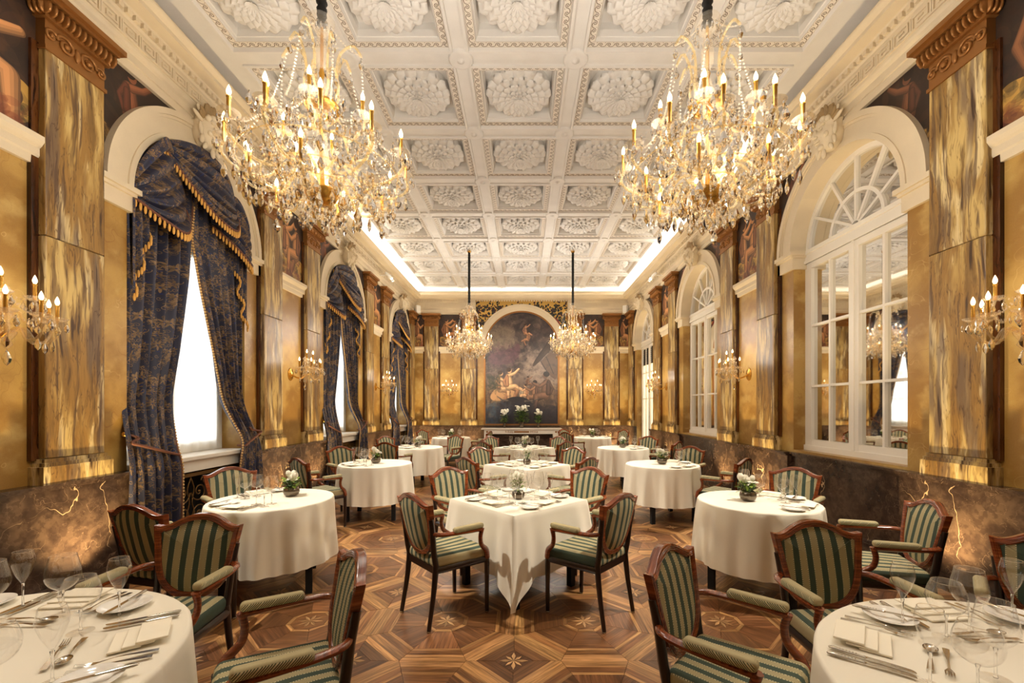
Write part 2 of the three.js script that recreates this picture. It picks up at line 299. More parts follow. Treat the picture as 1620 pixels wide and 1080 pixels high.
// ---------------------------------------------------------------- materials
const S = (o) => new THREE.MeshPhysicalMaterial(o);
const rgb = (r, g, b) => new THREE.Color().setRGB(r / 255, g / 255, b / 255, THREE.SRGBColorSpace);
const M = {
  siena: S({ map: sienaTex, roughness: 0.34 }),
  breccia: S({ map: brecciaTex, roughness: 0.36 }),
  emperador: S({ map: emperadorTex, roughness: 0.24 }),
  plaster: S({ map: plasterTex, color: rgb(226, 210, 180), roughness: 0.6 }),
  ceiling: S({ map: plasterTex, color: rgb(234, 231, 226), roughness: 0.7 }),
  scroll: S({ map: scrollTex, roughness: 0.7 }),
  joinery: S({ color: rgb(236, 230, 218), roughness: 0.35 }),
  gilt: S({ color: rgb(150, 102, 52), metalness: 0.5, roughness: 0.38 }),
  agedLeaf: S({ color: rgb(150, 124, 84), roughness: 0.6 }),
  brass: S({ color: rgb(214, 164, 74), metalness: 0.9, roughness: 0.25 }),
  iron: S({ color: rgb(30, 26, 24), metalness: 0.6, roughness: 0.5 }),
  giltIron: S({ color: rgb(128, 96, 56), metalness: 0.7, roughness: 0.4 }),
  black: S({ color: rgb(16, 14, 14), roughness: 0.8 }),
  mirror: S({ color: rgb(228, 226, 220), metalness: 1, roughness: 0.02 }),
  pane: S({ color: 0xffffff, transmission: 1, thickness: 0, roughness: 0 }),
  parquet: S({ map: woodTex, vertexColors: true, roughness: 0.34, clearcoat: 0.25, clearcoatRoughness: 0.25 }),
  subfloor: S({ color: rgb(30, 18, 10), roughness: 0.9 }),
  mahogany: S({ map: woodTex, color: rgb(158, 84, 46), roughness: 0.25, clearcoat: 0.5, clearcoatRoughness: 0.15 }),
  ebony: S({ color: rgb(34, 18, 14), roughness: 0.3, clearcoat: 0.3 }),
  stripe: S({ map: stripeTex, roughness: 0.85, sheen: 0.3, sheenColor: rgb(150, 150, 120), sheenRoughness: 0.5 }),
  padFabric: S({ map: stripeTex, roughness: 0.9 }),
  steel: S({ color: rgb(205, 200, 190), metalness: 1, roughness: 0.16 }),
  linen: S({ color: rgb(238, 231, 214), roughness: 0.85, sheen: 0.2, sheenColor: rgb(255, 250, 235) }),
  napkin: S({ color: rgb(246, 238, 218), roughness: 0.85 }),
  china: S({ color: rgb(244, 241, 234), roughness: 0.12 }),
  glass: S({ color: 0xffffff, transmission: 1, thickness: 0, roughness: 0, ior: 1.52, specularIntensity: 1 }),
  crystal: S({ color: 0xffffff, transmission: 1, thickness: 0.01, roughness: 0, ior: 1.6 }),
  crystalThin: S({ color: rgb(255, 250, 240), transmission: 0.9, thickness: 0, roughness: 0.03, ior: 1.7 }),
  armGlass: S({ color: rgb(250, 238, 208), transmission: 0.9, thickness: 0, roughness: 0.12, ior: 1.6 }),
  bulb: S({ color: rgb(255, 240, 215), emissive: new THREE.Color(1.0, 0.78, 0.46), emissiveIntensity: 6, roughness: 0.3 }),
  cove: S({ color: rgb(255, 245, 225), emissive: COVE, emissiveIntensity: 6 }),
  sheer: S({ color: rgb(252, 250, 244), roughness: 1, transmission: 0.6, thickness: 0 }),
  winedark: S({ map: brecciaTex, color: rgb(120, 84, 66), roughness: 0.25 }),
  damask: S({ map: damaskTex, roughness: 0.6, sheen: 0.12, sheenColor: rgb(120, 110, 110), sheenRoughness: 0.4 }),
  fringe: S({ color: rgb(214, 162, 80), roughness: 0.7 }),
  braid: S({ color: rgb(112, 70, 52), roughness: 0.8 }),
  creamFringe: S({ color: rgb(214, 178, 116), roughness: 0.75 }),
  oil: S({ map: oilTex, roughness: 0.35 }),
  bowl: S({ color: rgb(120, 110, 98), metalness: 0.85, roughness: 0.22 }),
  petal: S({ color: rgb(246, 242, 226), roughness: 0.6, transmission: 0.2, thickness: 0 }),
  green: S({ color: rgb(112, 138, 44), roughness: 0.6 }), dark: S({ color: rgb(48, 78, 32), roughness: 0.6 }),
  vent: S({ color: rgb(40, 34, 28), roughness: 0.7 }),
  lit: S({ color: rgb(255, 246, 220), emissive: new THREE.Color(1, 0.9, 0.62), emissiveIntensity: 1.6, roughness: 0.4 }),
  white: S({ color: rgb(238, 236, 230), roughness: 0.45 }),
};
for (const k of Object.keys(frescoes)) M['fresco_' + k] = S({ map: frescoes[k], roughness: 0.55 });

// ---------------------------------------------------------------- floor: parquet of octagons and diamonds
{
  const floor = structure('floor', 'parquet floor of inlaid oak and walnut octagons with small diamonds', 'floor');
  part('subfloor', box(-W - 0.3, W + 0.3, -0.2, -0.012, -D - 0.3, BACK + 0.3), M.subfloor, floor);
  const m = 0.994, Z0 = 2.655, tones = { light: [0.6, 0.36, 0.165], mid: [0.33, 0.165, 0.07], walnut: [0.22, 0.105, 0.047], walnut2: [0.275, 0.133, 0.06], dark: [0.15, 0.068, 0.031], inlay: [0.64, 0.43, 0.23] };
  seed(99);
  function piece(poly, tone, dir, gap = 0.0009, top = 0) {      // poly: [x, Z] clockwise or not; dir: the grain
    const n = poly.length, cx = poly.reduce((a, p) => a + p[0], 0) / n, cz = poly.reduce((a, p) => a + p[1], 0) / n;
    const q = poly.map(([x, z]) => { const l = Math.hypot(x - cx, z - cz) || 1, k = 1 - Math.min(0.3, gap * 1.6 / l); return [cx + (x - cx) * k, cz + (z - cz) * k]; });
    let area = 0; for (let i = 0; i < n; i++) { const a = q[i], b = q[(i + 1) % n]; area += a[0] * b[1] - b[0] * a[1]; }
    if (area > 0) q.reverse();                                    // so that the top faces up (z = -Z)
    const pos = [], uv = [], col = [], nor = [], t = tones[tone], f = rr(0.78, 1.2), c = [t[0] * f * rr(0.96, 1.04), t[1] * f, t[2] * f * rr(0.94, 1.06)];
    const du = rnd() * 1.2, dv = rnd() * 0.6, ca = Math.cos(dir), sa = Math.sin(dir), yT = top + rr(-0.0003, 0.0003);
    const put = (p, y, nx, ny, nz) => { pos.push(p[0], y, -p[1]); nor.push(nx, ny, nz); uv.push((p[0] * ca + p[1] * sa) + du, (-p[0] * sa + p[1] * ca) + dv + y * 0.2); col.push(...c); };
    for (let i = 1; i < n - 1; i++) for (const k of [0, i + 1, i]) put(q[k], yT, 0, 1, 0);
    for (let i = 0; i < n; i++) { const a = q[i], b = q[(i + 1) % n], l = Math.hypot(b[0] - a[0], b[1] - a[1]) || 1, nx = (b[1] - a[1]) / l, nz = (b[0] - a[0]) / l; for (const [p, y] of [[a, yT], [b, yT], [b, -0.012], [a, yT], [b, -0.012], [a, -0.012]]) put(p, y, -nx, 0, -nz); }
    const g = new THREE.BufferGeometry();
    g.setAttribute('position', new THREE.Float32BufferAttribute(pos, 3)); g.setAttribute('normal', new THREE.Float32BufferAttribute(nor, 3)); g.setAttribute('uv', new THREE.Float32BufferAttribute(uv, 2)); g.setAttribute('color', new THREE.Float32BufferAttribute(col, 3));
    return { g, cx, cz, size: Math.abs(area) };
  }
  const pieces = [], T8 = 1 / Math.cos(PI / 8);
  const oct = (cx, cz, a, k) => { const th = PI / 8 + k * PI / 4; return [cx + a * T8 * m * Math.cos(th), cz + a * T8 * m * Math.sin(th)]; };
  for (let i = -4; i < 4; i++) for (let j = -6; j < 13; j++) {
    const cx = (i + 0.5) * m, cz = Z0 + (j + 0.5) * m;
    if (cz > D + 0.5) continue;
    const ring = (a0, a1, tone, alt, radial) => { for (let k = 0; k < 8; k++) pieces.push(piece([oct(cx, cz, a0, k), oct(cx, cz, a0, k + 1), oct(cx, cz, a1, k + 1), oct(cx, cz, a1, k)], alt && k % 2 ? alt : tone, (radial ? PI / 4 : PI * 3 / 4) + k * PI / 4)); };
    ring(0.5, 0.435, 'light'); ring(0.435, 0.385, 'mid'); ring(0.385, 0.362, 'light'); ring(0.362, 0.15, 'walnut', 'walnut2', (i + j) % 2); ring(0.15, 0.122, 'light');
    pieces.push(piece([0, 1, 2, 3, 4, 5, 6, 7].map((k) => oct(cx, cz, 0.122, k)), 'mid', 0.4));
    for (let k = 0; k < 8; k++) { const a = k * PI / 4, b = a + 0.3, R = 0.095 * m; pieces.push(piece([[cx, cz], [cx + R * 0.55 * Math.cos(a - 0.24), cz + R * 0.55 * Math.sin(a - 0.24)], [cx + R * Math.cos(a), cz + R * Math.sin(a)], [cx + R * 0.55 * Math.cos(a + 0.24), cz + R * 0.55 * Math.sin(a + 0.24)]], 'inlay', a, 0.0004, 0.0006)); }
    const kx = i * m, kz = Z0 + j * m, dia = (h, k) => [kx + h * m * Math.cos(k * PI / 2), kz + h * m * Math.sin(k * PI / 2)];
    const frame = (h0, h1, tone) => { for (let k = 0; k < 4; k++) pieces.push(piece([dia(h0, k), dia(h0, k + 1), dia(h1, k + 1), dia(h1, k)], tone, PI * 3 / 4 + k * PI / 2)); };
    frame(0.293, 0.232, 'light'); frame(0.232, 0.12, 'walnut');
    pieces.push(piece([0, 1, 2, 3].map((k) => dia(0.12, k)), 'dark', 0.8));
    for (let k = 0; k < 8; k++) { const a = k * PI / 4, R = 0.082 * m * (k % 2 ? 0.85 : 1.1); pieces.push(piece([[kx, kz], [kx + R * 0.6 * Math.cos(a - 0.25), kz + R * 0.6 * Math.sin(a - 0.25)], [kx + R * Math.cos(a), kz + R * Math.sin(a)], [kx + R * 0.6 * Math.cos(a + 0.25), kz + R * 0.6 * Math.sin(a + 0.25)]], 'inlay', a, 0.0004, 0.0006)); }
  }
  const seen = pieces.filter((p) => p.cz > 2.3 && p.cz < 5.2 && Math.abs(p.cx) < 0.3 + 0.42 * p.cz && p.size > 0.004).sort((a, b) => b.size / (b.cz * b.cz) - a.size / (a.cz * a.cz)).slice(0, 300), own = new Set(seen);
  for (const p of seen) part('parquet_plank', p.g, M.parquet, floor);
  part('parquet', mergeGeometries(pieces.filter((p) => !own.has(p)).map((p) => p.g)), M.parquet, floor).userData.kind = 'stuff';
}

// ---------------------------------------------------------------- ceiling: coffers with carved rosettes
{
  const ceiling = structure('ceiling', 'white coffered plaster ceiling with carved rosettes and painted scroll frames', 'ceiling');
  const PX = 1.318, PZ = 1.342, R0 = 4.30, hole = 0.555, band = 0.465, inner = 0.425, deep = 0.19;
  const plate = new THREE.Shape([[-W - 0.3, -BACK - 0.3], [W + 0.3, -BACK - 0.3], [W + 0.3, D + 0.3], [-W - 0.3, D + 0.3]].map((p) => new THREE.Vector2(...p)));
  const cells = [];
  for (let k = -2; k <= 7; k++) for (let j = -2; j <= 2; j++) {
    const x = j * PX, z = R0 + k * PZ; cells.push([x, z, k, j]);
    plate.holes.push(new THREE.Path([[x - hole, z - hole], [x - hole, z + hole], [x + hole, z + hole], [x + hole, z - hole]].map((p) => new THREE.Vector2(...p))));
  }
  part('ceiling_plate', boxUV(extrude(plate, 0.3).rotateX(-PI / 2).translate(0, HC, 0)), M.ceiling, ceiling);
  // one coffer, looking down at y = 0
  const square = (a, b, ya, yb) => { const g = []; for (let k = 0; k < 4; k++) { const c = Math.cos(k * PI / 2), s = Math.sin(k * PI / 2), r = (x, z) => [x * c - z * s, x * s + z * c]; const [p0, p1, p2, p3] = [r(-a, -a), r(a, -a), r(b, -b), r(-b, -b)]; g.push(grid(1, 1, (u, v) => { const P = [lerp(p0[0], p1[0], u), lerp(p0[1], p1[1], u)], Q = [lerp(p3[0], p2[0], u), lerp(p3[1], p2[1], u)]; return [lerp(P[0], Q[0], v), lerp(ya, yb, v), lerp(P[1], Q[1], v)]; }, (u, v) => [v < 0.5 ? u * 12 : lerp(0.9, 11.1, u), v])); } return g; };
  const shell = boxUV(merge([...square(hole + 0.03, hole + 0.03, 0, -0.022), ...square(hole + 0.03, hole - 0.0, -0.022, -0.022), ...square(hole, hole - 0.012, -0.022, 0.02), ...square(band, band - 0.012, 0.02, 0.055), ...square(band - 0.012, band - 0.022, 0.055, 0.06), ...square(band - 0.022, inner, 0.06, 0.12), ...square(inner, inner - 0.006, 0.12, deep), ...square(inner - 0.006, 0.001, deep, deep)]));
  const scroll = merge(square(hole - 0.012, band, 0.02, 0.02));
  seed(5);
  const dome = (r) => -0.012 - 0.185 * Math.pow(Math.max(0, 1 - (r / 0.43) ** 2), 0.7);
  const petalShape = (r0, len, wid, lift, bulge) => grid(6, 7, (u, v) => { const a = u * 2 - 1, w = wid * 0.5 * (0.7 + 0.3 * Math.sin(PI * Math.min(1, v * 0.7 + 0.1))) * (v > 0.78 ? Math.sqrt(Math.max(0.015, 1 - Math.pow((v - 0.78) / 0.224, 2))) : 1), r = r0 + v * len; return [a * w, dome(r) - 0.004 - bulge * (1 - a * a) * (0.6 + 0.4 * v) - lift * v * v, r]; });
  const rings = [[0.29, 0.135, 0.16], [0.215, 0.13, 0.13], [0.15, 0.115, 0.1], [0.1, 0.085, 0.07], [0.055, 0.07, 0.046]];
  const petals = [];
  rings.forEach(([r, len, wid], q) => { for (let k = 0; k < 16; k++) petals.push(petalShape(r, len * rr(0.97, 1.03), wid, [0.05, 0.046, 0.04, 0.032, 0.026][q], wid * 0.31).rotateY((k + (q % 2) * 0.5) * PI / 8)); });
  const prof = []; for (let k = 0; k <= 14; k++) prof.push([0.4 * k / 14, dome(0.4 * k / 14)]);
  const core = lathe([...prof, [0.4, 0]], 24);
  const star = []; for (let k = 0; k < 16; k++) star.push(petalShape(0.004, 0.062, 0.024, 0.03, 0.008).rotateY(k * PI / 8));
  const heart = merge([core, ...star]), allPetals = merge(petals);
  for (const [x, z, k, j] of cells) {
    const c = part('coffer', shell, M.ceiling, ceiling); c.position.set(x, HC, -z);
    part('scroll_band', scroll, M.scroll, c);
    const r = part('rosette', heart, M.ceiling, ceiling); r.position.set(x, HC + deep, -z);
    if (k === 1 && Math.abs(j) <= 1) for (const p of petals) part('petal', p, M.ceiling, r);
    else part('petals', allPetals, M.ceiling, r).userData.kind = 'stuff';
  }
  const boss = merge([lathe([[0, -0.05], [0.02, -0.048], [0.03, -0.035], [0.045, -0.035], [0.05, -0.025], [0.1, -0.03], [0.125, -0.03], [0.14, -0.02], [0.14, 0]], 28)]);
  for (let k = -2; k <= 7; k++) for (let j = -2; j <= 1; j++) part('boss', boss, M.ceiling, ceiling).position.set((j + 0.5) * PX, HC, -(R0 + (k + 0.5) * PZ) );
}

// ---------------------------------------------------------------- walls
const SPRING = 3.67, RO = 1.15, RI = 0.88, DADO = 0.95, OPENINGS = [5.05, 9.15, 13.25], ARCH_TOP = 4.78;
const windowsAt = [0.95, ...OPENINGS], pilasterAt = windowsAt.flatMap((c) => [c - 1.43, c + 1.43]);
function ringShape(r1, r0) { const s = new THREE.Shape(); s.absarc(0, 0, r1, 0, PI, false); s.lineTo(-r0, 0); s.absarc(0, 0, r0, PI, 0, true); s.closePath(); return s; }
function spiral(cx, cy, r, turns, a0, dir, z = 0, n = 16) { const p = []; for (let i = 0; i <= n; i++) { const t = i / n, a = a0 + dir * t * turns * 2 * PI, q = r * (1 - 0.82 * t); p.push(V(cx + q * Math.cos(a), cy + q * Math.sin(a), z)); } return p; }
const capitalGeo = (() => {                       // 0.5 wide, from y = 0 to 0.43
  const g = [box(-0.25, 0.25, 0, 0.03, 0, 0.1), box(-0.24, 0.24, 0.03, 0.24, 0, 0.085), box(-0.265, 0.265, 0.24, 0.27, 0, 0.115), box(-0.3, 0.3, 0.355, 0.385, 0, 0.17), box(-0.33, 0.33, 0.385, 0.43, 0, 0.205)];
  for (const s of [-1, 1]) { g.push(tube(spiral(s * 0.09, 0.135, 0.075, 1.5, s > 0 ? 0 : PI, s, 0.09), 0.014, 36, 6)); g.push(tube(spiral(s * 0.2, 0.135, 0.05, 1.3, s > 0 ? PI : 0, -s, 0.09), 0.012, 28, 6)); g.push(new THREE.SphereGeometry(0.024, 8, 6).translate(s * 0.09, 0.135, 0.095), new THREE.SphereGeometry(0.018, 8, 6).translate(s * 0.2, 0.135, 0.095)); }
  g.push(new THREE.SphereGeometry(0.035, 10, 8).scale(0.7, 1.6, 0.6).translate(0, 0.13, 0.09));
  for (let k = 0; k < 13; k++) g.push(new THREE.SphereGeometry(0.5, 8, 6).scale(0.036, 0.11, 0.1).translate(-0.27 + k * 0.045, 0.305, 0.125));
  for (const s of [-1, 1]) for (let k = 0; k < 3; k++) g.push(new THREE.SphereGeometry(0.5, 8, 6).scale(0.08, 0.11, 0.036).translate(s * 0.275, 0.305, 0.03 + k * 0.04));
  g.push(box(-0.27, 0.27, 0.27, 0.36, 0, 0.11));
  return boxUV(merge(g));
})();
const pilasterBase = boxUV(merge([box(-0.285, 0.285, 0, 0.14, 0, 0.125), box(-0.27, 0.27, 0.14, 0.17, 0, 0.115), box(-0.255, 0.255, 0.17, 0.2, 0, 0.1)]));
const pilasterBack = boxUV(box(-0.29, 0.29, 0.19, 3.45, 0, 0.035));
const shaftLow = [0, 0.31, 0.66].map((o) => offUV(boxUV(rbox(0.48, 1.75, 0.16, 0.012, 0, 0.875, 0.01, 1)), o, o * 1.7)), shaftTop = [0.2, 0.55, 0.83].map((o) => offUV(boxUV(rbox(0.478, 1.46, 0.16, 0.012, 0, 0.73, 0.008, 1)), o, o * 2.3 + 1));
let pilasterCount = 0;
function pilaster(wall, x) {
  const p = sub('pilaster', wall); p.position.set(x, DADO, 0); const n = pilasterCount++;
  part('backing_strip', pilasterBack, M.winedark, p);
  part('base', pilasterBase, M.breccia, p);
  part('shaft', shaftLow[n % 3], M.breccia, p).position.y = 0.2;
  part('shaft', shaftTop[(n + 1) % 3], M.breccia, p).position.y = 1.951;
  part('capital', capitalGeo, M.gilt, p).position.y = 3.405;
  return p;
}
const maskGeo = (() => {                          // a carved head with leafy hair, about 0.4 high
  const g = new THREE.SphereGeometry(1, 48, 36), p = g.attributes.position, v = V();
  const bump = (x, y, cx, cy, sx, sy) => Math.exp(-(((x - cx) / sx) ** 2 + ((y - cy) / sy) ** 2));
  for (let i = 0; i < p.count; i++) {
    v.fromBufferAttribute(p, i); const { x, y, z } = v; let r = 1; const f = z > -0.2 ? smooth(-0.2, 0.35, z) : 0;
    r += 1.5 * f * (0.2 * bump(x, y, 0, -0.08, 0.13, 0.26) + 0.09 * bump(x, y, 0, -0.14, 0.2, 0.1) + 0.1 * bump(x, y, 0.3, 0.26, 0.2, 0.07) + 0.1 * bump(x, y, -0.3, 0.26, 0.2, 0.07) - 0.13 * bump(x, y, 0.3, 0.1, 0.14, 0.09) - 0.13 * bump(x, y, -0.3, 0.1, 0.14, 0.09) + 0.05 * bump(x, y, 0.3, 0.09, 0.07, 0.05) + 0.05 * bump(x, y, -0.3, 0.09, 0.07, 0.05) + 0.09 * bump(x, y, 0, -0.42, 0.17, 0.05) + 0.07 * bump(x, y, 0, -0.53, 0.13, 0.04) - 0.05 * bump(x, y, 0, -0.475, 0.18, 0.022) + 0.12 * bump(x, y, 0, -0.78, 0.16, 0.12) + 0.06 * bump(x, y, 0.45, -0.2, 0.16, 0.18) + 0.06 * bump(x, y, -0.45, -0.2, 0.16, 0.18));
    const h = smooth(0.42, 0.62, y + 0.25 * Math.abs(x)) ; r += h * (0.12 + 0.12 * Math.sin(x * 14) * Math.cos(y * 12 + z * 9));
    v.multiplyScalar(r); p.setXYZ(i, v.x * 0.125, v.y * 0.17, v.z * 0.13);
  }
  g.computeVertexNormals();
  const ell = (a, b, c, x, y, z, rz = 0, ry = 0) => new THREE.SphereGeometry(1, 12, 9).scale(a, b, c).rotateY(ry).rotateZ(rz).translate(x, y, z), extra = [ell(0.02, 0.05, 0.032, 0, -0.008, 0.142), ell(0.03, 0.016, 0.022, 0, -0.045, 0.148), ell(0.038, 0.009, 0.016, 0, -0.082, 0.132), ell(0.03, 0.01, 0.015, 0, -0.101, 0.122), ell(0.034, 0.028, 0.024, 0, -0.135, 0.09), ell(0.026, 0.05, 0.022, 0, -0.2, 0.06)];
  for (const q of [-1, 1]) extra.push(ell(0.046, 0.013, 0.024, q * 0.05, 0.052, 0.118, q * 0.22), ell(0.017, 0.012, 0.012, q * 0.046, 0.024, 0.119), ell(0.04, 0.034, 0.026, q * 0.062, -0.04, 0.088), ell(0.026, 0.075, 0.018, q * 0.14, 0.13, 0.05, -q * 0.9, q * 0.3), ell(0.022, 0.07, 0.018, q * 0.17, 0.08, 0.04, -q * 1.25), ell(0.022, 0.06, 0.02, q * 0.135, -0.02, 0.04, -q * 0.15), ell(0.024, 0.055, 0.02, q * 0.12, -0.11, 0.04, q * 0.3), ell(0.022, 0.045, 0.02, q * 0.085, -0.165, 0.045, q * 0.5), ell(0.03, 0.03, 0.03, q * 0.05, 0.12, 0.1), ell(0.03, 0.032, 0.03, q * 0.095, 0.1, 0.085));
  return merge([plain(g), ...extra]);
})();
const crownGeo = merge(Array.from({ length: 15 }, (_, k) => { const a = (k - 7) / 7 * 1.25; return new THREE.SphereGeometry(1, 10, 8).scale(0.03, 0.062 + 0.012 * (k % 2), 0.02).rotateX(0.5 - 0.25 * (k % 3)).rotateZ(-a).translate(0.15 * Math.sin(a), 0.06 + 0.14 * Math.cos(a), 0.05 + 0.012 * (k % 2)); }));
const archGeo = merge([extrude(ringShape(RO, RO - 0.06), 0.075, { curveSegments: 48 }), extrude(ringShape(RO - 0.06, RO - 0.09), 0.055, { curveSegments: 48 }), extrude(ringShape(RO - 0.09, RI + 0.02), 0.045, { curveSegments: 48 }), extrude(ringShape(RI + 0.04, RI - 0.015), 0.06, { curveSegments: 48 })]);
const stringProfile = [[0, 3.44], [0.03, 3.44], [0.035, 3.5], [0.045, 3.515], [0.045, 3.57], [0.065, 3.59], [0.085, 3.62], [0.085, 3.66], [0, 3.67]];
const fitted = (g) => fitUV(plain(g));
function sideWall(side) {
  const left = side === 'left', s = left ? 1 : -1;
  const wall = structure('wall_' + side, left ? 'golden marble wall with curtained arched windows, left of the tables' : 'golden marble wall with mirrored arched windows, right of the tables', 'wall');
  wall.position.x = left ? -W : W; wall.rotation.y = left ? PI / 2 : -PI / 2;
  const T = 0.5, sh = new THREE.Shape([[-BACK, 0], [D + 0.5, 0], [D + 0.5, HC + 0.3], [-BACK, HC + 0.3]].map(([u, y]) => new THREE.Vector2(s * u, y)));
  OPENINGS.forEach((c, i) => { const y0 = left || i === 2 ? 0.02 : 0.98, h = new THREE.Path(); h.moveTo(s * c - RI, y0); h.lineTo(s * c + RI, y0); h.lineTo(s * c + RI, SPRING); h.absarc(s * c, SPRING, RI, 0, PI, false); h.closePath(); sh.holes.push(h); });
  part('marble_wall', boxUV(extrude(sh, T, { curveSegments: 40 }).translate(0, 0, -T)), M.siena, wall);
  if (!left) part('light_stop', box(-s * BACK, s * (D + 0.5), 0, HC, -T - 0.05, -T), M.plaster, wall);  // unseen plate added behind the openings to stop outside light leaking in
  const B = (u0, u1, y0, y1, z0, z1) => box(s * u0, s * u1, y0, y1, z0, z1);
  for (const u of pilasterAt) pilaster(wall, s * u);
  const dado = (u0, u1, z) => {
    const n = Math.max(1, Math.round((u1 - u0) / 1.25));
    for (let k = 0; k < n; k++) part('dado_slab', offUV(boxUV(B(lerp(u0, u1, k / n) + 0.0015, lerp(u0, u1, (k + 1) / n) - 0.0015, 0.14, 0.9, 0, z)), k * 0.37 + u0 * 0.7, k * 0.53), M.emperador, wall);
    part('dado_cap', boxUV(merge([B(u0, u1, 0.9, 0.925, 0, z + 0.022), B(u0, u1, 0.925, 0.95, 0, z + 0.045)])), M.emperador, wall);
    part('baseboard', boxUV(merge([B(u0, u1, 0, 0.115, 0, z + 0.035), B(u0, u1, 0.115, 0.14, 0, z + 0.02)])), M.emperador, wall);
  };
  let from = -BACK;
  OPENINGS.forEach((c, i) => { dado(from, c - RI - 0.0, 0.085); if (!left && i < 2) dado(c - RI, c + RI, 0.03); from = c + RI; });
  dado(from, D, 0.085);
  // painted panels and string course between the pilasters of a pair, spandrels over the arches
  const pairs = [[-BACK, -0.72], ...windowsAt.slice(0, -1).map((c, i) => [c + 1.67, windowsAt[i + 1] - 1.67]), [13.25 + 1.67, D]];
  pairs.forEach(([a, b], i) => {
    part('string_course', prism(stringProfile, V(s * a, 0, 0), V(s * b, 0, 0), V(0, 0, 1)), M.plaster, wall);
    part('fresco_panel', fitted(B(a, b, 3.66, 4.8, 0, 0.012)), M[i % 2 ? 'fresco_figure' : 'fresco_pair'], wall);
  });
  OPENINGS.forEach((c) => {
    const sp = new THREE.Shape(); sp.moveTo(-1.19, SPRING); sp.lineTo(-RO + 0.02, SPRING); sp.absarc(0, SPRING, RO - 0.02, PI, 0, true); sp.lineTo(1.19, SPRING); sp.lineTo(1.19, 4.86); sp.lineTo(-1.19, 4.86); sp.closePath();
    part('spandrel_fresco', fitted(extrude(sp, 0.012)).translate(s * c, 0, 0), M.fresco_spandrel, wall);
    const ar = sub('arch', wall); ar.position.set(s * c, SPRING, 0);
    part('archivolt', boxUV(archGeo.clone()), M.plaster, ar);
    part('soffit', boxUV(extrude(ringShape(RI + 0.005, RI - 0.012), 0.34, { curveSegments: 40 }).translate(0, 0, -0.3)), M.plaster, ar);
    part('keystone_mask', maskGeo, M.plaster, ar); ar.children.at(-1).position.set(0, RO - 0.08, 0.13); ar.children.at(-1).scale.setScalar(1.15); part('leaf_crown', crownGeo, M.agedLeaf, ar.children.at(-1));
    for (const q of [-1, 1]) part('impost', boxUV(merge([box(q * (RI - 0.03), q * 1.19, -0.23, -0.05, -0.2, 0.035), box(q * (RI - 0.05), q * 1.19, -0.08, -0.05, -0.2, 0.06), box(q * (RI - 0.075), q * 1.19, -0.05, 0, -0.2, 0.085)])), M.plaster, ar);
  });
  return wall;
}
const wallLeft = sideWall('left'), wallRight = sideWall('right');

// far wall with the arched oil painting
const wallFar = structure('wall_far', 'golden marble far wall framing the arched oil painting', 'wall'); wallFar.position.z = -D;
{
  part('marble_wall', boxUV(box(-W - 0.5, W + 0.5, 0, HC + 0.3, -0.4, 0)), M.siena, wallFar);
  for (const x of [-3.11, -1.82, 1.84, 3.1]) pilaster(wallFar, x);
  const n = 6; for (let k = 0; k < n; k++) part('dado_slab', offUV(boxUV(box(lerp(-W, W, k / n) + 0.0015, lerp(-W, W, (k + 1) / n) - 0.0015, 0.14, 0.9, 0, 0.085)), k * 0.41, k * 0.3), M.emperador, wallFar);
  part('dado_cap', boxUV(merge([box(-W, W, 0.9, 0.925, 0, 0.107), box(-W, W, 0.925, 0.95, 0, 0.13)])), M.emperador, wallFar);
  part('baseboard', boxUV(box(-W, W, 0, 0.14, 0, 0.12)), M.emperador, wallFar);
  for (const [a, b, f] of [[-W, -3.36, 'figure'], [-2.86, -2.07, 'pair'], [2.09, 2.85, 'pair'], [3.35, W, 'figure']]) {
    part('string_course', prism(stringProfile, V(a, 0, 0), V(b, 0, 0), V(0, 0, 1)), M.plaster, wallFar);
    part('fresco_panel', fitted(box(a, b, 3.66, 4.8, 0, 0.012)), M['fresco_' + f], wallFar);
  }
  const sp = new THREE.Shape(); sp.moveTo(-1.58, 3.6); sp.lineTo(-1.5, 3.6); sp.absarc(0, 3.6, 1.5, PI, 0, true); sp.lineTo(1.58, 3.6); sp.lineTo(1.58, 5.27); sp.lineTo(-1.58, 5.27); sp.closePath();
  part('spandrel_fresco', fitted(extrude(sp, 0.02)), M.fresco_foliage, wallFar);
  const ar = sub('arch', wallFar); ar.position.set(0, 3.6, 0);
  part('archivolt', boxUV(merge([extrude(ringShape(1.53, 1.46), 0.08, { curveSegments: 48 }), extrude(ringShape(1.46, 1.3), 0.055, { curveSegments: 48 })])), M.plaster, ar);
  for (const q of [-1, 1]) part('impost', boxUV(merge([box(q * 1.26, q * 1.57, -0.2, -0.05, 0, 0.06), box(q * 1.24, q * 1.57, -0.05, 0, 0, 0.1)])), M.plaster, ar);
  // the painting in its gilt frame
  const pic = thing('arched_painting', 'tall arched oil painting of figures under dark clouds on the far wall', 'painting', [0, 0, -D]);
  const arch = (r, y0) => { const q = new THREE.Shape(); q.moveTo(-r, y0); q.lineTo(r, y0); q.lineTo(r, 3.6); q.absarc(0, 3.6, r, 0, PI, false); q.closePath(); return q; };
  part('canvas', fitUV(plain(extrude(arch(1.26, 0.98), 0.02, { curveSegments: 40 }))), M.oil, pic);
  const fr = arch(1.305, 0.952); fr.holes.push(arch(1.25, 1.0)); part('frame', extrude(fr, 0.05, { curveSegments: 40 }), M.gilt, pic);
}
const wallBack = structure('wall_back', 'plain golden marble wall behind the viewer', 'wall');
part('marble_wall', boxUV(box(-W - 0.5, W + 0.5, 0, HC + 0.3, BACK, BACK + 0.3)), M.siena, wallBack);
part('dado_slab', boxUV(box(-W, W, 0, 0.95, BACK - 0.05, BACK)), M.emperador, wallBack);

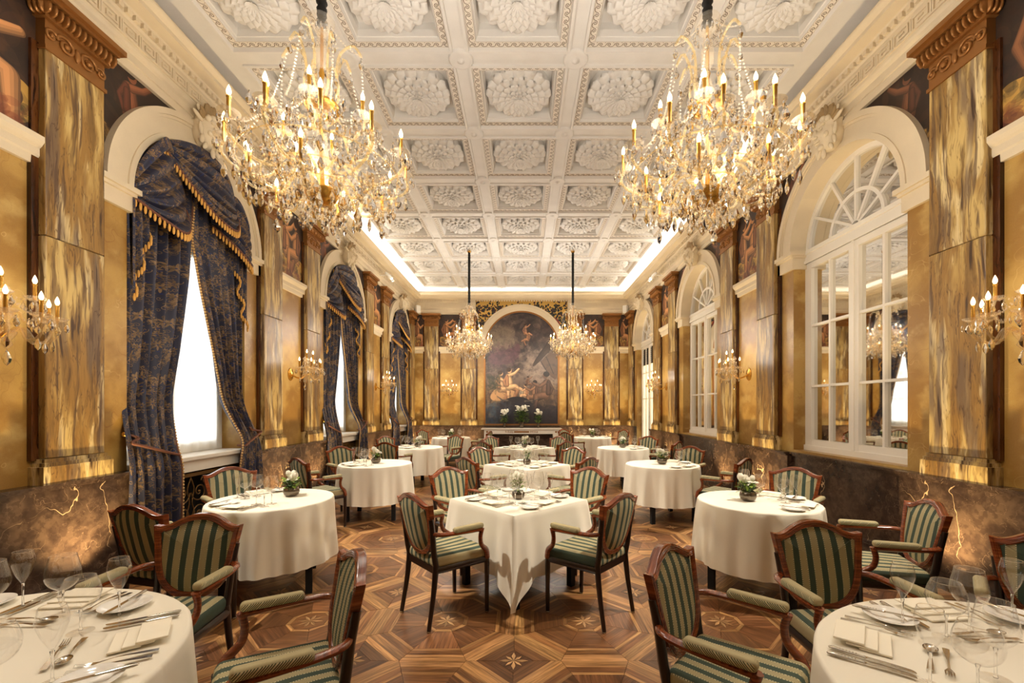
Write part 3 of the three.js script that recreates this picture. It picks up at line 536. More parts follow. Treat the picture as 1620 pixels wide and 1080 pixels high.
// ---------------------------------------------------------------- cornice with Greek key, dentils and a light cove
const corniceProfile = [[0, 4.78], [0.05, 4.78], [0.05, 4.86], [0.065, 4.865], [0.065, 4.94], [0.09, 4.96], [0.1, 4.985], [0.1, 5.17], [0.12, 5.18], [0.13, 5.2], [0.13, 5.25], [0.16, 5.26], [0.17, 5.275], [0.29, 5.285], [0.29, 5.325], [0.3, 5.33], [0.33, 5.355], [0.34, 5.37], [0.34, 5.39], [0.31, 5.39], [0.31, 5.35], [0.06, 5.35], [0.04, 5.45], [0, 5.56]];
const keyUnit = [[0, 0, 0.2, 0.014], [0, 0.014, 0.014, 0.116], [0, 0.116, 0.16, 0.13], [0.146, 0.054, 0.16, 0.116], [0.05, 0.04, 0.16, 0.054], [0.05, 0.054, 0.064, 0.078], [0.05, 0.078, 0.11, 0.09], [0.18, 0.014, 0.194, 0.13]];   // strips of the meander, end to end
let trimNo = 0;
function cornice(label, A, B, n, from = 0) {
  if (B.clone().sub(A).cross(V(0, 1, 0)).dot(n) < 0) [A, B] = [B, A];
  const t = structure('trim_' + (++trimNo), label, 'cornice');
  const L = A.distanceTo(B), dir = B.clone().sub(A).normalize();
  part('moulding', prism(corniceProfile.slice(from), A, B, n), M.plaster, t);
  const put = (g) => g.applyMatrix4(new THREE.Matrix4().makeBasis(dir, V(0, 1, 0), n).setPosition(A));
  const boxes = (list) => put(merge(list.map(([a, b, c, d, e, f]) => box(a, b, c, d, e, f))));
  if (!from) { const key = []; for (let u = 0; u + 0.2 < L; u += 0.2) for (const [a, b, c, d] of keyUnit) key.push([u + a, u + c, 5.015 + b, 5.015 + d, 0.098, 0.116]); part('greek_key', boxes(key), M.plaster, t).userData.kind = 'stuff'; }
  const den = []; for (let u = 0.03; u + 0.05 < L; u += 0.085) den.push([u, u + 0.048, 5.205, 5.252, 0.125, 0.165]);
  part('dentils', boxes(den), M.plaster, t).userData.kind = 'stuff';
  return t;
}
cornice('white cornice with Greek key frieze above the curtained wall', V(-W, 0, BACK), V(-W, 0, -D), V(1, 0, 0));
cornice('white cornice with Greek key frieze above the mirrored wall', V(W, 0, BACK), V(W, 0, -D), V(-1, 0, 0));
cornice('white cornice over the far wall, left of the painting', V(-W, 0, -D), V(-1.58, 0, -D), V(0, 0, 1));
cornice('white cornice over the far wall, right of the painting', V(1.58, 0, -D), V(W, 0, -D), V(0, 0, 1));
cornice('white upper cornice directly above the arched painting', V(-1.58, 0, -D), V(1.58, 0, -D), V(0, 0, 1), 10);
cornice('white cornice on the wall behind the viewer', V(-W, 0, BACK), V(W, 0, BACK), V(0, 0, -1));
// light strips lying in the cove of the far half of the room
function coveStrip(label, x0, x1, z0, z1, power) {
  const t = thing('cove_light', label, 'light');
  part('led_strip', box(x0, x1, 5.355, 5.365, z0, z1), M.cove, t);
  const w = Math.abs(x1 - x0), d = Math.abs(z1 - z0), l = new THREE.RectAreaLight(COVE, power, Math.max(w, 0.03), Math.max(d, 0.03));
  l.position.set((x0 + x1) / 2, 5.372, (z0 + z1) / 2); if (w < d) { l.width = d; l.height = Math.max(w, 0.03); } l.lookAt(0, 5.372 + 3.0, w < d ? (z0 + z1) / 2 : (z0 + z1) / 2 + 3.6); t.add(l);
}
coveStrip('warm light strip in the cove above the curtained wall', -W + 0.22, -W + 0.26, -6.5, -D + 0.2, LIGHT.cove);
coveStrip('warm light strip in the cove above the mirrored wall', W - 0.26, W - 0.22, -6.5, -D + 0.2, LIGHT.cove);
coveStrip('warm light strip in the cove above the arched painting', -W + 0.3, W - 0.3, -D + 0.22, -D + 0.26, LIGHT.coveFar);

// ---------------------------------------------------------------- windows, door
function sectorShape(r0, r1, a0, a1) { const q = new THREE.Shape(); q.absarc(0, 0, r1, a0, a1, false); if (r0 > 0.01) q.absarc(0, 0, r0, a1, a0, true); else q.lineTo(0, 0); q.closePath(); return q; }
function archedWindow(no, side, c, z, glass, label, kind = 'window', y0 = 0.98) {
  const w = structure(kind + '_' + no, label, kind);
  w.position.set(side === 'left' ? -W : W, 0, -c); w.rotation.y = side === 'left' ? PI / 2 : -PI / 2;
  const B = (x0, x1, a, b, d0 = -0.03, d1 = 0.03) => box(x0, x1, a, b, z + d0, z + d1), R = RI, top = 3.5;
  const fr = merge([B(-R, -R + 0.06, y0, SPRING), B(R - 0.06, R, y0, SPRING), B(-R, R, y0, y0 + 0.07, -0.03, 0.05), B(-R, R, top, SPRING, -0.03, 0.05), B(-R, R, SPRING - 0.05, SPRING, -0.03, 0.075), B(-R, R, top, top + 0.04, -0.03, 0.065), extrude(ringShape(R, R - 0.07), 0.06, { curveSegments: 40 }).translate(0, SPRING, z - 0.03)]);
  part('frame', fr, M.joinery, w);
  const rows = [y0 + 0.14, 1.84, 2.65, top - 0.08];
  for (const q of [-1, 1]) {
    const x0 = q < 0 ? -R + 0.06 : 0.0, x1 = q < 0 ? 0.0 : R - 0.06, leaf = sub('sash', w), xm = (x0 + x1) / 2;
    part('sash_frame', merge([B(x0, x0 + 0.075, y0 + 0.07, top, -0.025, 0.04), B(x1 - 0.075, x1, y0 + 0.07, top, -0.025, 0.04), B(x0 + 0.075, x1 - 0.075, y0 + 0.07, y0 + 0.15, -0.025, 0.038), B(x0 + 0.075, x1 - 0.075, top - 0.08, top, -0.025, 0.038)]), M.joinery, leaf);
    part('glazing_bar', B(xm - 0.015, xm + 0.015, y0 + 0.15, top - 0.08, -0.02, 0.03), M.joinery, leaf);
    for (const y of [1.84, 2.65]) part('glazing_bar', B(x0 + 0.07, x1 - 0.07, y - 0.015, y + 0.015, -0.018, 0.028), M.joinery, leaf);
    for (let r = 0; r < 3; r++) for (const [a, b] of [[x0 + 0.075, xm - 0.015], [xm + 0.015, x1 - 0.075]]) {
      if (kind === 'door' && r === 2) { part('vent_panel', B(a, b, rows[2] + 0.25, rows[3], -0.012, -0.004), M.vent, leaf); part('pane', B(a, b, rows[2] + 0.015, rows[2] + 0.25, -0.012, -0.004), glass, leaf); for (let k = 0; k < 8; k++) part('louvre', B(a, b, rows[2] + 0.28 + k * 0.06, rows[2] + 0.3 + k * 0.06, -0.004, 0.012), M.vent, leaf); continue; }
      part('pane', B(a, b, rows[r] + 0.015, rows[r + 1] - (r < 2 ? 0.015 : 0), -0.012, -0.004), glass, leaf);
    }
  }
  part('meeting_stile', B(-0.02, 0.02, y0 + 0.07, top, 0.03, 0.055), M.joinery, w);
  const fan = sub('fanlight', w); fan.position.set(0, SPRING, z);
  const r1 = 0.4, n = 6;
  part('glazing_arc', extrude(ringShape(r1 + 0.02, r1 - 0.02), 0.054, { curveSegments: 24 }).translate(0, 0, -0.027), M.joinery, fan);
  for (let k = 1; k < n; k++) part('glazing_bar', box(0.06, R - 0.07, -0.016, 0.016, -0.024 + k * 0.0007, 0.024 - k * 0.0007).rotateZ(k * PI / n), M.joinery, fan);
  for (let k = 0; k < n; k++) for (const [a, b] of [[0, r1 - 0.02], [r1 + 0.02, R - 0.07]]) part('pane', extrude(sectorShape(a, b, k * PI / n + (a ? 0.025 : 0.03), (k + 1) * PI / n - (a ? 0.025 : 0.03)), 0.006, { curveSegments: 6 }).translate(0, 0, -0.012), glass === M.lit ? M.pane : glass, fan);
  return w;
}
const ordinalWindow = ['nearest', 'middle', 'farthest'];
OPENINGS.forEach((c, i) => {
  const w = archedWindow(i + 1, 'left', c, -0.36, M.pane, `${ordinalWindow[i]} bright arched window behind the damask curtains`);
  part('window_sill', merge([rbox(1.76, 0.05, 0.42, 0.01, 0, 0.975, -0.14), box(-0.88, 0.88, 0.82, 0.95, -0.3, 0.02)]), M.joinery, w);
  part('sheer_screen', merge([grid(60, 4, (u, v) => [lerp(-0.84, 0.84, u), lerp(3.66, 1.01, v), -0.29 + 0.012 * Math.sin(u * 70)]), extrude(ringShape(0.84, 0.0), 0.002, { curveSegments: 24 }).translate(0, SPRING, -0.3)]), M.sheer, w);
  part('recess_back', box(-0.9, 0.9, 0, 0.95, -0.5, -0.34), M.black, w);
});
archedWindow(4, 'right', OPENINGS[0], -0.19, M.mirror, 'nearest white arched casement with mirror panes on the right wall');
archedWindow(5, 'right', OPENINGS[1], -0.19, M.mirror, 'middle white arched casement with mirror panes on the right wall');
archedWindow(1, 'right', OPENINGS[2], -0.19, M.lit, 'white arched door with lit panes and dark vent on the right wall', 'door', 0.02);

// radiator grilles under the curtained windows
{
  const bars = [], hw = 0.84, sc = (x, y, r, t, a, d) => bars.push(tube(spiral(x, y, r, t, a, d, 0, 20), 0.0075, 34, 5));
  for (const cx of [-0.56, 0, 0.56]) for (const q of [-1, 1]) {
    sc(cx + q * 0.13, 0.56, 0.12, 1.4, q > 0 ? PI : 0, q); sc(cx + q * 0.14, 0.3, 0.11, 1.4, q > 0 ? PI : 0, -q); sc(cx + q * 0.22, 0.68, 0.06, 1.2, q > 0 ? PI : 0, -q); sc(cx + q * 0.06, 0.16, 0.055, 1.2, PI / 2, q);
    bars.push(tube([[cx, 0.74, 0], [cx + q * 0.05, 0.6, 0], [cx + q * 0.02, 0.45, 0], [cx + q * 0.06, 0.3, 0], [cx, 0.12, 0]], 0.007, 20, 5));
    bars.push(new THREE.SphereGeometry(0.016, 8, 6).translate(cx + q * 0.13, 0.56, 0), new THREE.SphereGeometry(0.016, 8, 6).translate(cx + q * 0.14, 0.3, 0));
  }
  const frame = merge([box(-hw, hw, 0.75, 0.79, -0.015, 0.015), box(-hw, hw, 0.04, 0.08, -0.015, 0.015), box(-hw, -hw + 0.03, 0.04, 0.79, -0.015, 0.015), box(hw - 0.03, hw, 0.04, 0.79, -0.015, 0.015)]), scrolls = merge(bars);
  OPENINGS.forEach((c, i) => { const g = thing('radiator_grille', `wrought iron scroll grille below the ${ordinalWindow[i]} curtained window sill`, 'grille', [-W - 0.06, 0, -c], PI / 2, 'scroll grilles under the curtained windows'); part('frame', frame, M.giltIron, g); part('scrollwork', scrolls, M.giltIron, g); });
}

// ---------------------------------------------------------------- curtains
function keyed(pts, y) { for (let i = 0; i < pts.length - 1; i++) if (y <= pts[i][0] && y >= pts[i + 1][0]) { const t = (pts[i][0] - y) / (pts[i][0] - pts[i + 1][0]); return lerp(pts[i][1], pts[i + 1][1], t); } return y > pts[0][0] ? pts[0][1] : pts[pts.length - 1][1]; }
function balls(pts, step, r, len, down = V(0, -1, 0)) {   // a fringe of little tassels along a line
  const curve = new THREE.CatmullRomCurve3(pts), n = Math.floor(curve.getLength() / step), g = [];   // each tassel a drop with a knot
  for (let k = 0; k <= n; k++) { const p = curve.getPointAt(k / n); g.push(new THREE.SphereGeometry(r, 6, 4).scale(1, len / r / 2, 1).translate(p.x + down.x * len * 0.6, p.y + down.y * len * 0.6, p.z + 0.008)); }
  return merge(g);
}
const innerEdge = { '-1': [[4.5, 0.0], [3.5, -0.02], [3.0, -0.06], [2.2, -0.17], [1.6, -0.29], [1.15, -0.43], [0.9, -0.4], [0.5, -0.42], [0, -0.44]], '1': [[4.5, 0.0], [3.5, 0.03], [3.0, 0.15], [2.2, 0.37], [1.6, 0.54], [1.15, 0.68], [0.9, 0.62], [0.5, 0.58], [0, 0.56]] };
const drapeGeo = {};
for (const q of [-1, 1]) {
  const at = (s, y) => {
    const arch = y > SPRING ? Math.sqrt(Math.max(0.01, (RI - 0.03) ** 2 - (y - SPRING) ** 2)) : RI - 0.012 + 0.13 * (1 - smooth(1.0, 2.0, y)), inn = keyed(innerEdge[q], y), out = q * Math.max(arch, Math.abs(inn) + 0.05);
    const tie = Math.exp(-(((y - 1.12) / 0.3) ** 2)), amp = 0.055 - 0.022 * tie, x = lerp(out, inn, s) + q * 0.012 * Math.sin(s * 23 + y * 2);
    return [x, y, lerp(0.125, -0.07, smooth(0.95, 1.75, y)) + amp * Math.sin(s * 2 * PI * 5.5 + 0.5 * Math.sin(y * 1.3 + q)) + 0.016 * Math.sin(s * 2 * PI * 11 + y * 1.7)];
  };
  const top = 4.5, fabric = grid(90, 70, (s, t) => at(s, lerp(top, 0.02, t)), (s, t) => [s * 1.15 + (q > 0 ? 0.3 : 0), lerp(top, 0.02, t)]);
  const edge = []; for (let k = 0; k <= 40; k++) { const p = at(1, lerp(3.9, 0.05, k / 40)); edge.push(V(p[0] - q * 0.004, p[1], p[2] + 0.006)); }
  const yT = 1.12, a = at(0, yT), b = at(1, yT), rope = [V(q * (RI + 0.05), 1.3, 0.03), V(q * (RI - 0.01), 1.26, 0.1)]; for (let k = 0; k <= 6; k++) { const s = k / 6; rope.push(V(lerp(a[0], b[0], s), lerp(1.22, 1.05, s), 0.16 - 0.02 * s)); } rope.push(V(b[0] - q * 0.02, 1.06, 0.05));
  drapeGeo[q] = { fabric, braid: tube(edge, 0.014, 90, 5), fringe: balls(edge, 0.034, 0.0125, 0.03, V(-q * 0.6, -0.6, 0)), cord: tube(rope, 0.014, 50, 6), hook: new THREE.SphereGeometry(0.028, 10, 8).translate(q * (RI + 0.05), 1.3, 0.03) };
}
function swag(topPts, botPts, z, bulge, folds) {
  const T = new THREE.CatmullRomCurve3(topPts.map(([x, y]) => V(x, y, 0))), Bc = new THREE.CatmullRomCurve3(botPts.map(([x, y]) => V(x, y, 0)));
  const at = (s, t) => { const a = T.getPoint(s), b = Bc.getPoint(s), k = Math.sin(PI * s); return [lerp(a.x, b.x, t), lerp(a.y, b.y, t) - 0.05 * k * Math.sin(PI * t), z + bulge * k * (0.35 + 0.65 * t) + 0.1 * k * Math.pow(Math.abs(Math.sin(PI * folds * t + 0.9 * s)), 0.65) + 0.014 * Math.sin(2 * PI * folds * 1.7 * t + 3 * s) * k]; };
  const edge = []; for (let k = 0; k <= 30; k++) { const p = at(k / 30, 1); edge.push(V(p[0], p[1], p[2] + 0.01)); }
  return { fabric: grid(44, 64, at, (s, t, p) => [p[0] * 1.1 + 0.2 * s, p[1] * 1.2 + 0.3 * t]), braid: tube(edge, 0.015, 60, 5), fringe: balls(edge, 0.042, 0.0135, 0.085) };
}
const swagGeo = [
  swag([[-0.85, 3.72], [-0.82, 3.95], [-0.7, 4.2], [-0.5, 4.38], [-0.14, 3.92]], [[-0.86, 3.62], [-0.68, 3.46], [-0.48, 3.4], [-0.3, 3.5], [-0.16, 3.78]], 0.0, 0.14, 5.5),
  swag([[-0.54, 4.34], [-0.34, 4.46], [0, 4.525], [0.38, 4.43], [0.66, 4.22]], [[-0.54, 4.32], [-0.3, 4.02], [-0.02, 3.79], [0.3, 3.74], [0.5, 3.86], [0.65, 4.16]], 0.03, 0.16, 6),
  swag([[0.24, 3.9], [0.56, 4.3], [0.73, 4.12], [0.82, 3.92], [0.85, 3.72]], [[0.26, 3.78], [0.44, 3.6], [0.66, 3.45], [0.8, 3.44], [0.86, 3.58]], 0.0, 0.12, 5.5),
];
const tail = (q) => { const at = (s, t) => { const len = lerp(0.95, 0.25, s); return [q * (0.86 - 0.2 * s), 3.62 - t * len, 0.02 + 0.035 * Math.sin(s * 2 * PI * 2.5 + 0.6)]; }; const edge = []; for (let k = 0; k <= 16; k++) { const p = at(k / 16, 1); edge.push(V(p[0], p[1], p[2] + 0.008)); } return { fabric: grid(30, 14, at, (s, t, p) => [s * 0.5, p[1]]), fringe: balls(edge, 0.04, 0.013, 0.08) }; };
const tails = [tail(-1), tail(1)];
OPENINGS.forEach((c, i) => {
  for (const q of [-1, 1]) {
    const o = thing('curtain', `${q < 0 ? 'near' : 'far'} blue and bronze damask drape tied back at the ${ordinalWindow[i]} window`, 'curtain', [-W, 0, -c], PI / 2, 'damask drapes of the tall windows'), d = drapeGeo[q];
    part('drape', d.fabric, M.damask, o); part('braid', d.braid, M.braid, o); part('ball_fringe', d.fringe, M.creamFringe, o).userData.kind = 'stuff'; const cord = part('tieback_cord', d.cord, M.braid, o); part('hook', d.hook, M.brass, cord);
  }
  const v = thing('swag_valance', `swagged damask valance with gold tassel fringe over the ${ordinalWindow[i]} window`, 'valance', [-W, 0, -c], PI / 2, 'valances of the tall windows');
  for (const g of swagGeo) { const f = part('swag', g.fabric, M.damask, v); part('braid', g.braid, M.braid, f); part('tassel_fringe', g.fringe, M.fringe, f).userData.kind = 'stuff'; }
  for (const g of tails) { const f = part('tail', g.fabric, M.damask, v); part('tassel_fringe', g.fringe, M.fringe, f).userData.kind = 'stuff'; }
});

// ---------------------------------------------------------------- chandeliers and sconces
const flat = (g) => { const h = plain(g); h.computeVertexNormals(); return h; };
const facet = (pts, seg) => flat((() => { const g = lathe(pts, seg).toNonIndexed(); g.deleteAttribute('normal'); return g; })());
const pendants = [
  facet([[0, 0], [0.004, -0.003], [0.0045, -0.01], [0, -0.013], [0.006, -0.02], [0.017, -0.05], [0.012, -0.066], [0, -0.078]], 6),
  facet([[0, 0], [0.004, -0.004], [0, -0.009], [0.009, -0.018], [0.026, -0.06], [0.02, -0.085], [0, -0.108]], 6).scale(1, 1, 0.55),
  facet([[0, 0], [0.004, -0.003], [0, -0.008], [0.006, -0.014], [0.009, -0.03], [0.006, -0.05], [0, -0.062]], 6),
].map((g) => flat((() => { g.deleteAttribute('normal'); return g; })()));
const candleGeo = lathe([[0, 0], [0.0115, 0], [0.0115, 0.105], [0.014, 0.108], [0.014, 0.116], [0, 0.116]], 12);
const bulbGeo = lathe([[0, 0], [0.007, 0.002], [0.0135, 0.018], [0.0135, 0.03], [0.008, 0.048], [0.002, 0.062], [0, 0.066]], 12);
const bobecheGeo = lathe([[0.011, 0.0], [0.03, 0.002], [0.052, 0.014], [0.062, 0.026], [0.06, 0.028], [0.05, 0.017], [0.03, 0.006], [0.011, 0.004]], 20);
const beadGeo = flat(new THREE.OctahedronGeometry(0.0085, 0));
function strand(out, a, b, sag, step = 0.024) { const n = Math.max(2, Math.round(a.distanceTo(b) * (1 + sag) / step)); for (let k = 0; k <= n; k++) { const t = k / n; out.push(beadGeo.clone().rotateY(k).translate(lerp(a.x, b.x, t), lerp(a.y, b.y, t) - 4 * sag * a.distanceTo(b) * t * (1 - t), lerp(a.z, b.z, t))); } }
function armSet(root, list, hub, lights, power) {
  const tips = [];
  for (const { r, tip, ang, root: y0, dip } of list) {
    const yb = tip - 0.2, ca = Math.cos(ang), sa = Math.sin(ang), P = (q, y) => V(q * ca, y, q * sa);
    const arm = part('arm', tube([P(hub, y0), P(hub + (r - hub) * 0.28, y0 + 0.03), P(hub + (r - hub) * 0.55, y0 - dip), P(hub + (r - hub) * 0.85, y0 - dip * 0.8), P(r + 0.012, (y0 - dip + yb) / 2 + 0.01), P(r, yb)], 0.0095, 26, 7), M.armGlass, root);
    for (const [n, g, m, y] of [['candle_sleeve', candleGeo, M.brass, yb], ['bobeche', bobecheGeo, M.crystalThin, yb - 0.005], ['bulb', bulbGeo, M.bulb, yb + 0.116]]) part(n, g, m, arm).position.copy(P(r, y));
    const l = new THREE.PointLight(WARM, power); l.position.copy(P(r, yb + 0.145)); l.castShadow = true; l.shadow.radius = 0.6; lights.push(l);
    tips.push({ p: P(r, yb), r, ang, yb });
  }
  return tips;
}
function hang(root, list) { for (const [p, k, s, a] of list) { const m = part('pendant', pendants[k], M.crystal, root); m.position.copy(p); m.scale.setScalar(s); m.rotation.y = a; } }
function buildChandelier() {
  seed(300);
  const root = new THREE.Group(), H = (h) => h - 2.75, lights = [], drops = [], beads = [];   // y = 0 at the lowest drop
  const rise = HC + 0.06 - 2.75, sleeve = []; for (let k = 0; k <= 60; k++) sleeve.push([0.026 + 0.009 * (k % 2) + 0.004 * Math.sin(k * 1.9), lerp(H(4.16), rise - 0.12, k / 60)]);
  part('chain_sleeve', lathe([[0, H(4.16)], ...sleeve, [0, rise - 0.12]], 12), M.black, root);
  part('ceiling_canopy', lathe([[0, rise - 0.14], [0.03, rise - 0.13], [0.05, rise - 0.1], [0.035, rise - 0.085], [0.08, rise - 0.06], [0.1, rise - 0.03], [0.13, rise], [0.13, rise + 0.01], [0, rise + 0.01]], 20), M.brass, root);
  part('stem', lathe([[0.008, H(2.95)], [0.03, H(2.97)], [0.05, H(3.03)], [0.022, H(3.08)], [0.012, H(3.2)], [0.012, H(3.5)], [0.045, H(3.53)], [0.06, H(3.56)], [0.016, H(3.6)], [0.012, H(3.8)], [0.02, H(3.83)], [0.012, H(3.86)], [0.01, H(4.16)]], 14), M.brass, root);
  part('glass_baluster', merge([lathe([[0.014, H(3.1)], [0.04, H(3.13)], [0.055, H(3.22)], [0.035, H(3.36)], [0.03, H(3.46)], [0.05, H(3.5)]], 16), lathe([[0.02, H(3.6)], [0.05, H(3.64)], [0.04, H(3.72)], [0.024, H(3.78)]], 16), lathe([[0.018, H(3.86)], [0.04, H(3.9)], [0.045, H(3.97)], [0.026, H(4.06)], [0.035, H(4.1)]], 16)]), M.crystalThin, root);
  part('top_dish', lathe([[0.012, H(4.1)], [0.04, H(4.11)], [0.075, H(4.15)], [0.085, H(4.19)], [0.08, H(4.2)]], 20), M.crystalThin, root);
  part('hub_dish', lathe([[0.01, H(3.55)], [0.08, H(3.57)], [0.11, H(3.6)], [0.115, H(3.615)], [0.1, H(3.61)], [0.05, H(3.59)], [0.01, H(3.585)]], 20), M.brass, root);
  part('bowl', lathe([[0.0, H(2.93)], [0.05, H(2.94)], [0.09, H(2.97)], [0.115, H(3.02)], [0.11, H(3.03)], [0.08, H(2.985)], [0.0, H(2.95)]], 20), M.brass, root);
  const list = [];
  for (let k = 0; k < 6; k++) list.push({ r: 0.33, tip: H(3.66), ang: k * PI / 3 + 0.3, root: H(3.46), dip: 0.13 });
  for (let k = 0; k < 12; k++) list.push({ r: 0.56, tip: H(3.44), ang: k * PI / 6 + 0.1, root: H(3.16), dip: 0.1 });
  for (let k = 0; k < 6; k++) list.push({ r: 0.42, tip: H(3.22), ang: k * PI / 3 + 0.36, root: H(3.06), dip: 0.12 });
  const tips = armSet(root, list, 0.05, lights, LIGHT.chandelier);
  for (const t of tips) { const n = 6; for (let k = 0; k < n; k++) { const a = t.ang + k * 2 * PI / n, q = 0.057; drops.push([V(t.p.x + q * Math.cos(a), t.p.y + 0.008 - rr(0, 0.02), t.p.z + q * Math.sin(a)), k % 2 ? 0 : 2, rr(0.9, 1.15), rnd() * 6]); } }
  // crown of curved glass spears
  for (let k = 0; k < 8; k++) {
    const a = k * PI / 4, P = (r, h) => V(r * Math.cos(a), H(h), r * Math.sin(a)), out = k % 2 ? 0.2 : 0.27;
    part('spear', tube([P(0.04, 3.62), P(0.11, 3.7), P(0.1, 3.84), P(0.13, 3.97), P(out * 0.8, 4.02), P(out, 3.95)], 0.009, 22, 7), M.armGlass, root);
    drops.push([P(out, 3.94), 0, 1.1, a]); drops.push([P(0.13, 3.95), 2, 1, a]); drops.push([P(0.1, 3.82), 0, 1, a]);
    strand(beads, P(out, 3.94), V(0.33 * Math.cos(a + 0.2), H(3.46), 0.33 * Math.sin(a + 0.2)), 0.12); strand(beads, P(0.07, 4.14), P(out, 3.95), 0.1);
    for (let q = 0; q < 2; q++) drops.push([V(0.085 * Math.cos(a + q * 0.4), H(4.13), 0.085 * Math.sin(a + q * 0.4)), 2, 1, a]);
  }
  const B = tips.filter((t) => t.r === 0.56), A = tips.filter((t) => t.r === 0.33), C = tips.filter((t) => t.r === 0.42);
  B.forEach((t, i) => { strand(beads, t.p, B[(i + 1) % 12].p, 0.16); strand(beads, t.p, A[i >> 1].p, 0.18); drops.push([V(t.p.x, t.p.y - 0.13, t.p.z), 1, 1.05, t.ang]); drops.push([V(t.p.x * 0.8, t.p.y - 0.2, t.p.z * 0.8), 1, 0.9, t.ang]); });
  A.forEach((t, i) => { strand(beads, t.p, A[(i + 1) % 6].p, 0.2); drops.push([V(t.p.x, t.p.y - 0.12, t.p.z), 1, 1, t.ang]); });
  C.forEach((t, i) => { strand(beads, t.p, C[(i + 1) % 6].p, 0.2); strand(beads, t.p, V(0.1 * Math.cos(t.ang), H(3.02), 0.1 * Math.sin(t.ang)), 0.15); drops.push([V(t.p.x, t.p.y - 0.1, t.p.z), 1, 1.1, t.ang]); });
  for (const [r, h, n, k, s] of [[0.5, 3.06, 16, 1, 1], [0.36, 2.98, 14, 1, 1.05], [0.24, 2.93, 10, 1, 1.1], [0.12, 2.93, 8, 1, 1.15], [0.0, 2.9, 1, 1, 1.4]]) for (let i = 0; i < n; i++) { const a = i * 2 * PI / n + r * 5, p = V(r * Math.cos(a), H(h) + rr(-0.012, 0.012), r * Math.sin(a)); drops.push([p, k, s, a]); strand(beads, V(p.x, p.y + 0.1, p.z), p, 0, 0.022); }
  hang(root, drops);
  const more = [], Q = new THREE.Matrix4();
  for (let k = 0; k < 300; k++) {                  // smaller drops that fill the body
    const low = k % 4 !== 0, h = low ? rr(2.98, 3.36) : rr(3.3, 3.7), R = low ? lerp(0.2, 0.6, (h - 2.98) / 0.3 > 1 ? 1 : (h - 2.98) / 0.3) : lerp(0.36, 0.13, (h - 3.3) / 0.4), r = R * Math.sqrt(rr(0.25, 1)), a = rnd() * 2 * PI, s = rr(0.7, 1.1);
    more.push(pendants[k % 3].clone().applyMatrix4(Q.makeRotationY(rnd() * 6).scale(V(s, s, s)).setPosition(r * Math.cos(a), H(h), r * Math.sin(a))));
    if (k % 3 === 0 && r < 0.34 && h < 3.4) strand(beads, V(r * Math.cos(a), H(h) + 0.09, r * Math.sin(a)), V(r * Math.cos(a), H(h), r * Math.sin(a)), 0, 0.022);
  }
  part('crystal_drops', merge(more), M.crystal, root).userData.kind = 'stuff';
  for (const [r, h] of [[0.5, 3.16], [0.36, 3.08], [0.24, 3.03]]) part('ring', new THREE.TorusGeometry(r, 0.005, 5, 48).rotateX(PI / 2).translate(0, H(h), 0), M.armGlass, root);
  part('bead_strands', merge(beads), M.crystalThin, root).userData.kind = 'stuff';
  for (const l of lights) root.add(l);
  return root;
}
{
  const proto = buildChandelier(), spots = [[-1.318, 2.96, 'near crystal chandelier with lit candle bulbs on the curtained side'], [1.318, 2.96, 'near crystal chandelier with lit candle bulbs on the mirrored side'], [-1.318, 11.01, 'far crystal chandelier hanging left of the arched painting'], [1.318, 11.01, 'far crystal chandelier hanging right of the arched painting']];
  spots.forEach(([x, z, label], i) => { const o = i ? proto.clone() : proto; o.name = numbered('chandelier'); o.position.set(x, 2.75, -z); o.rotation.y = i * 0.37; o.userData = { label, category: 'chandelier', group: 'crystal chandeliers' }; scene.add(o); });
}
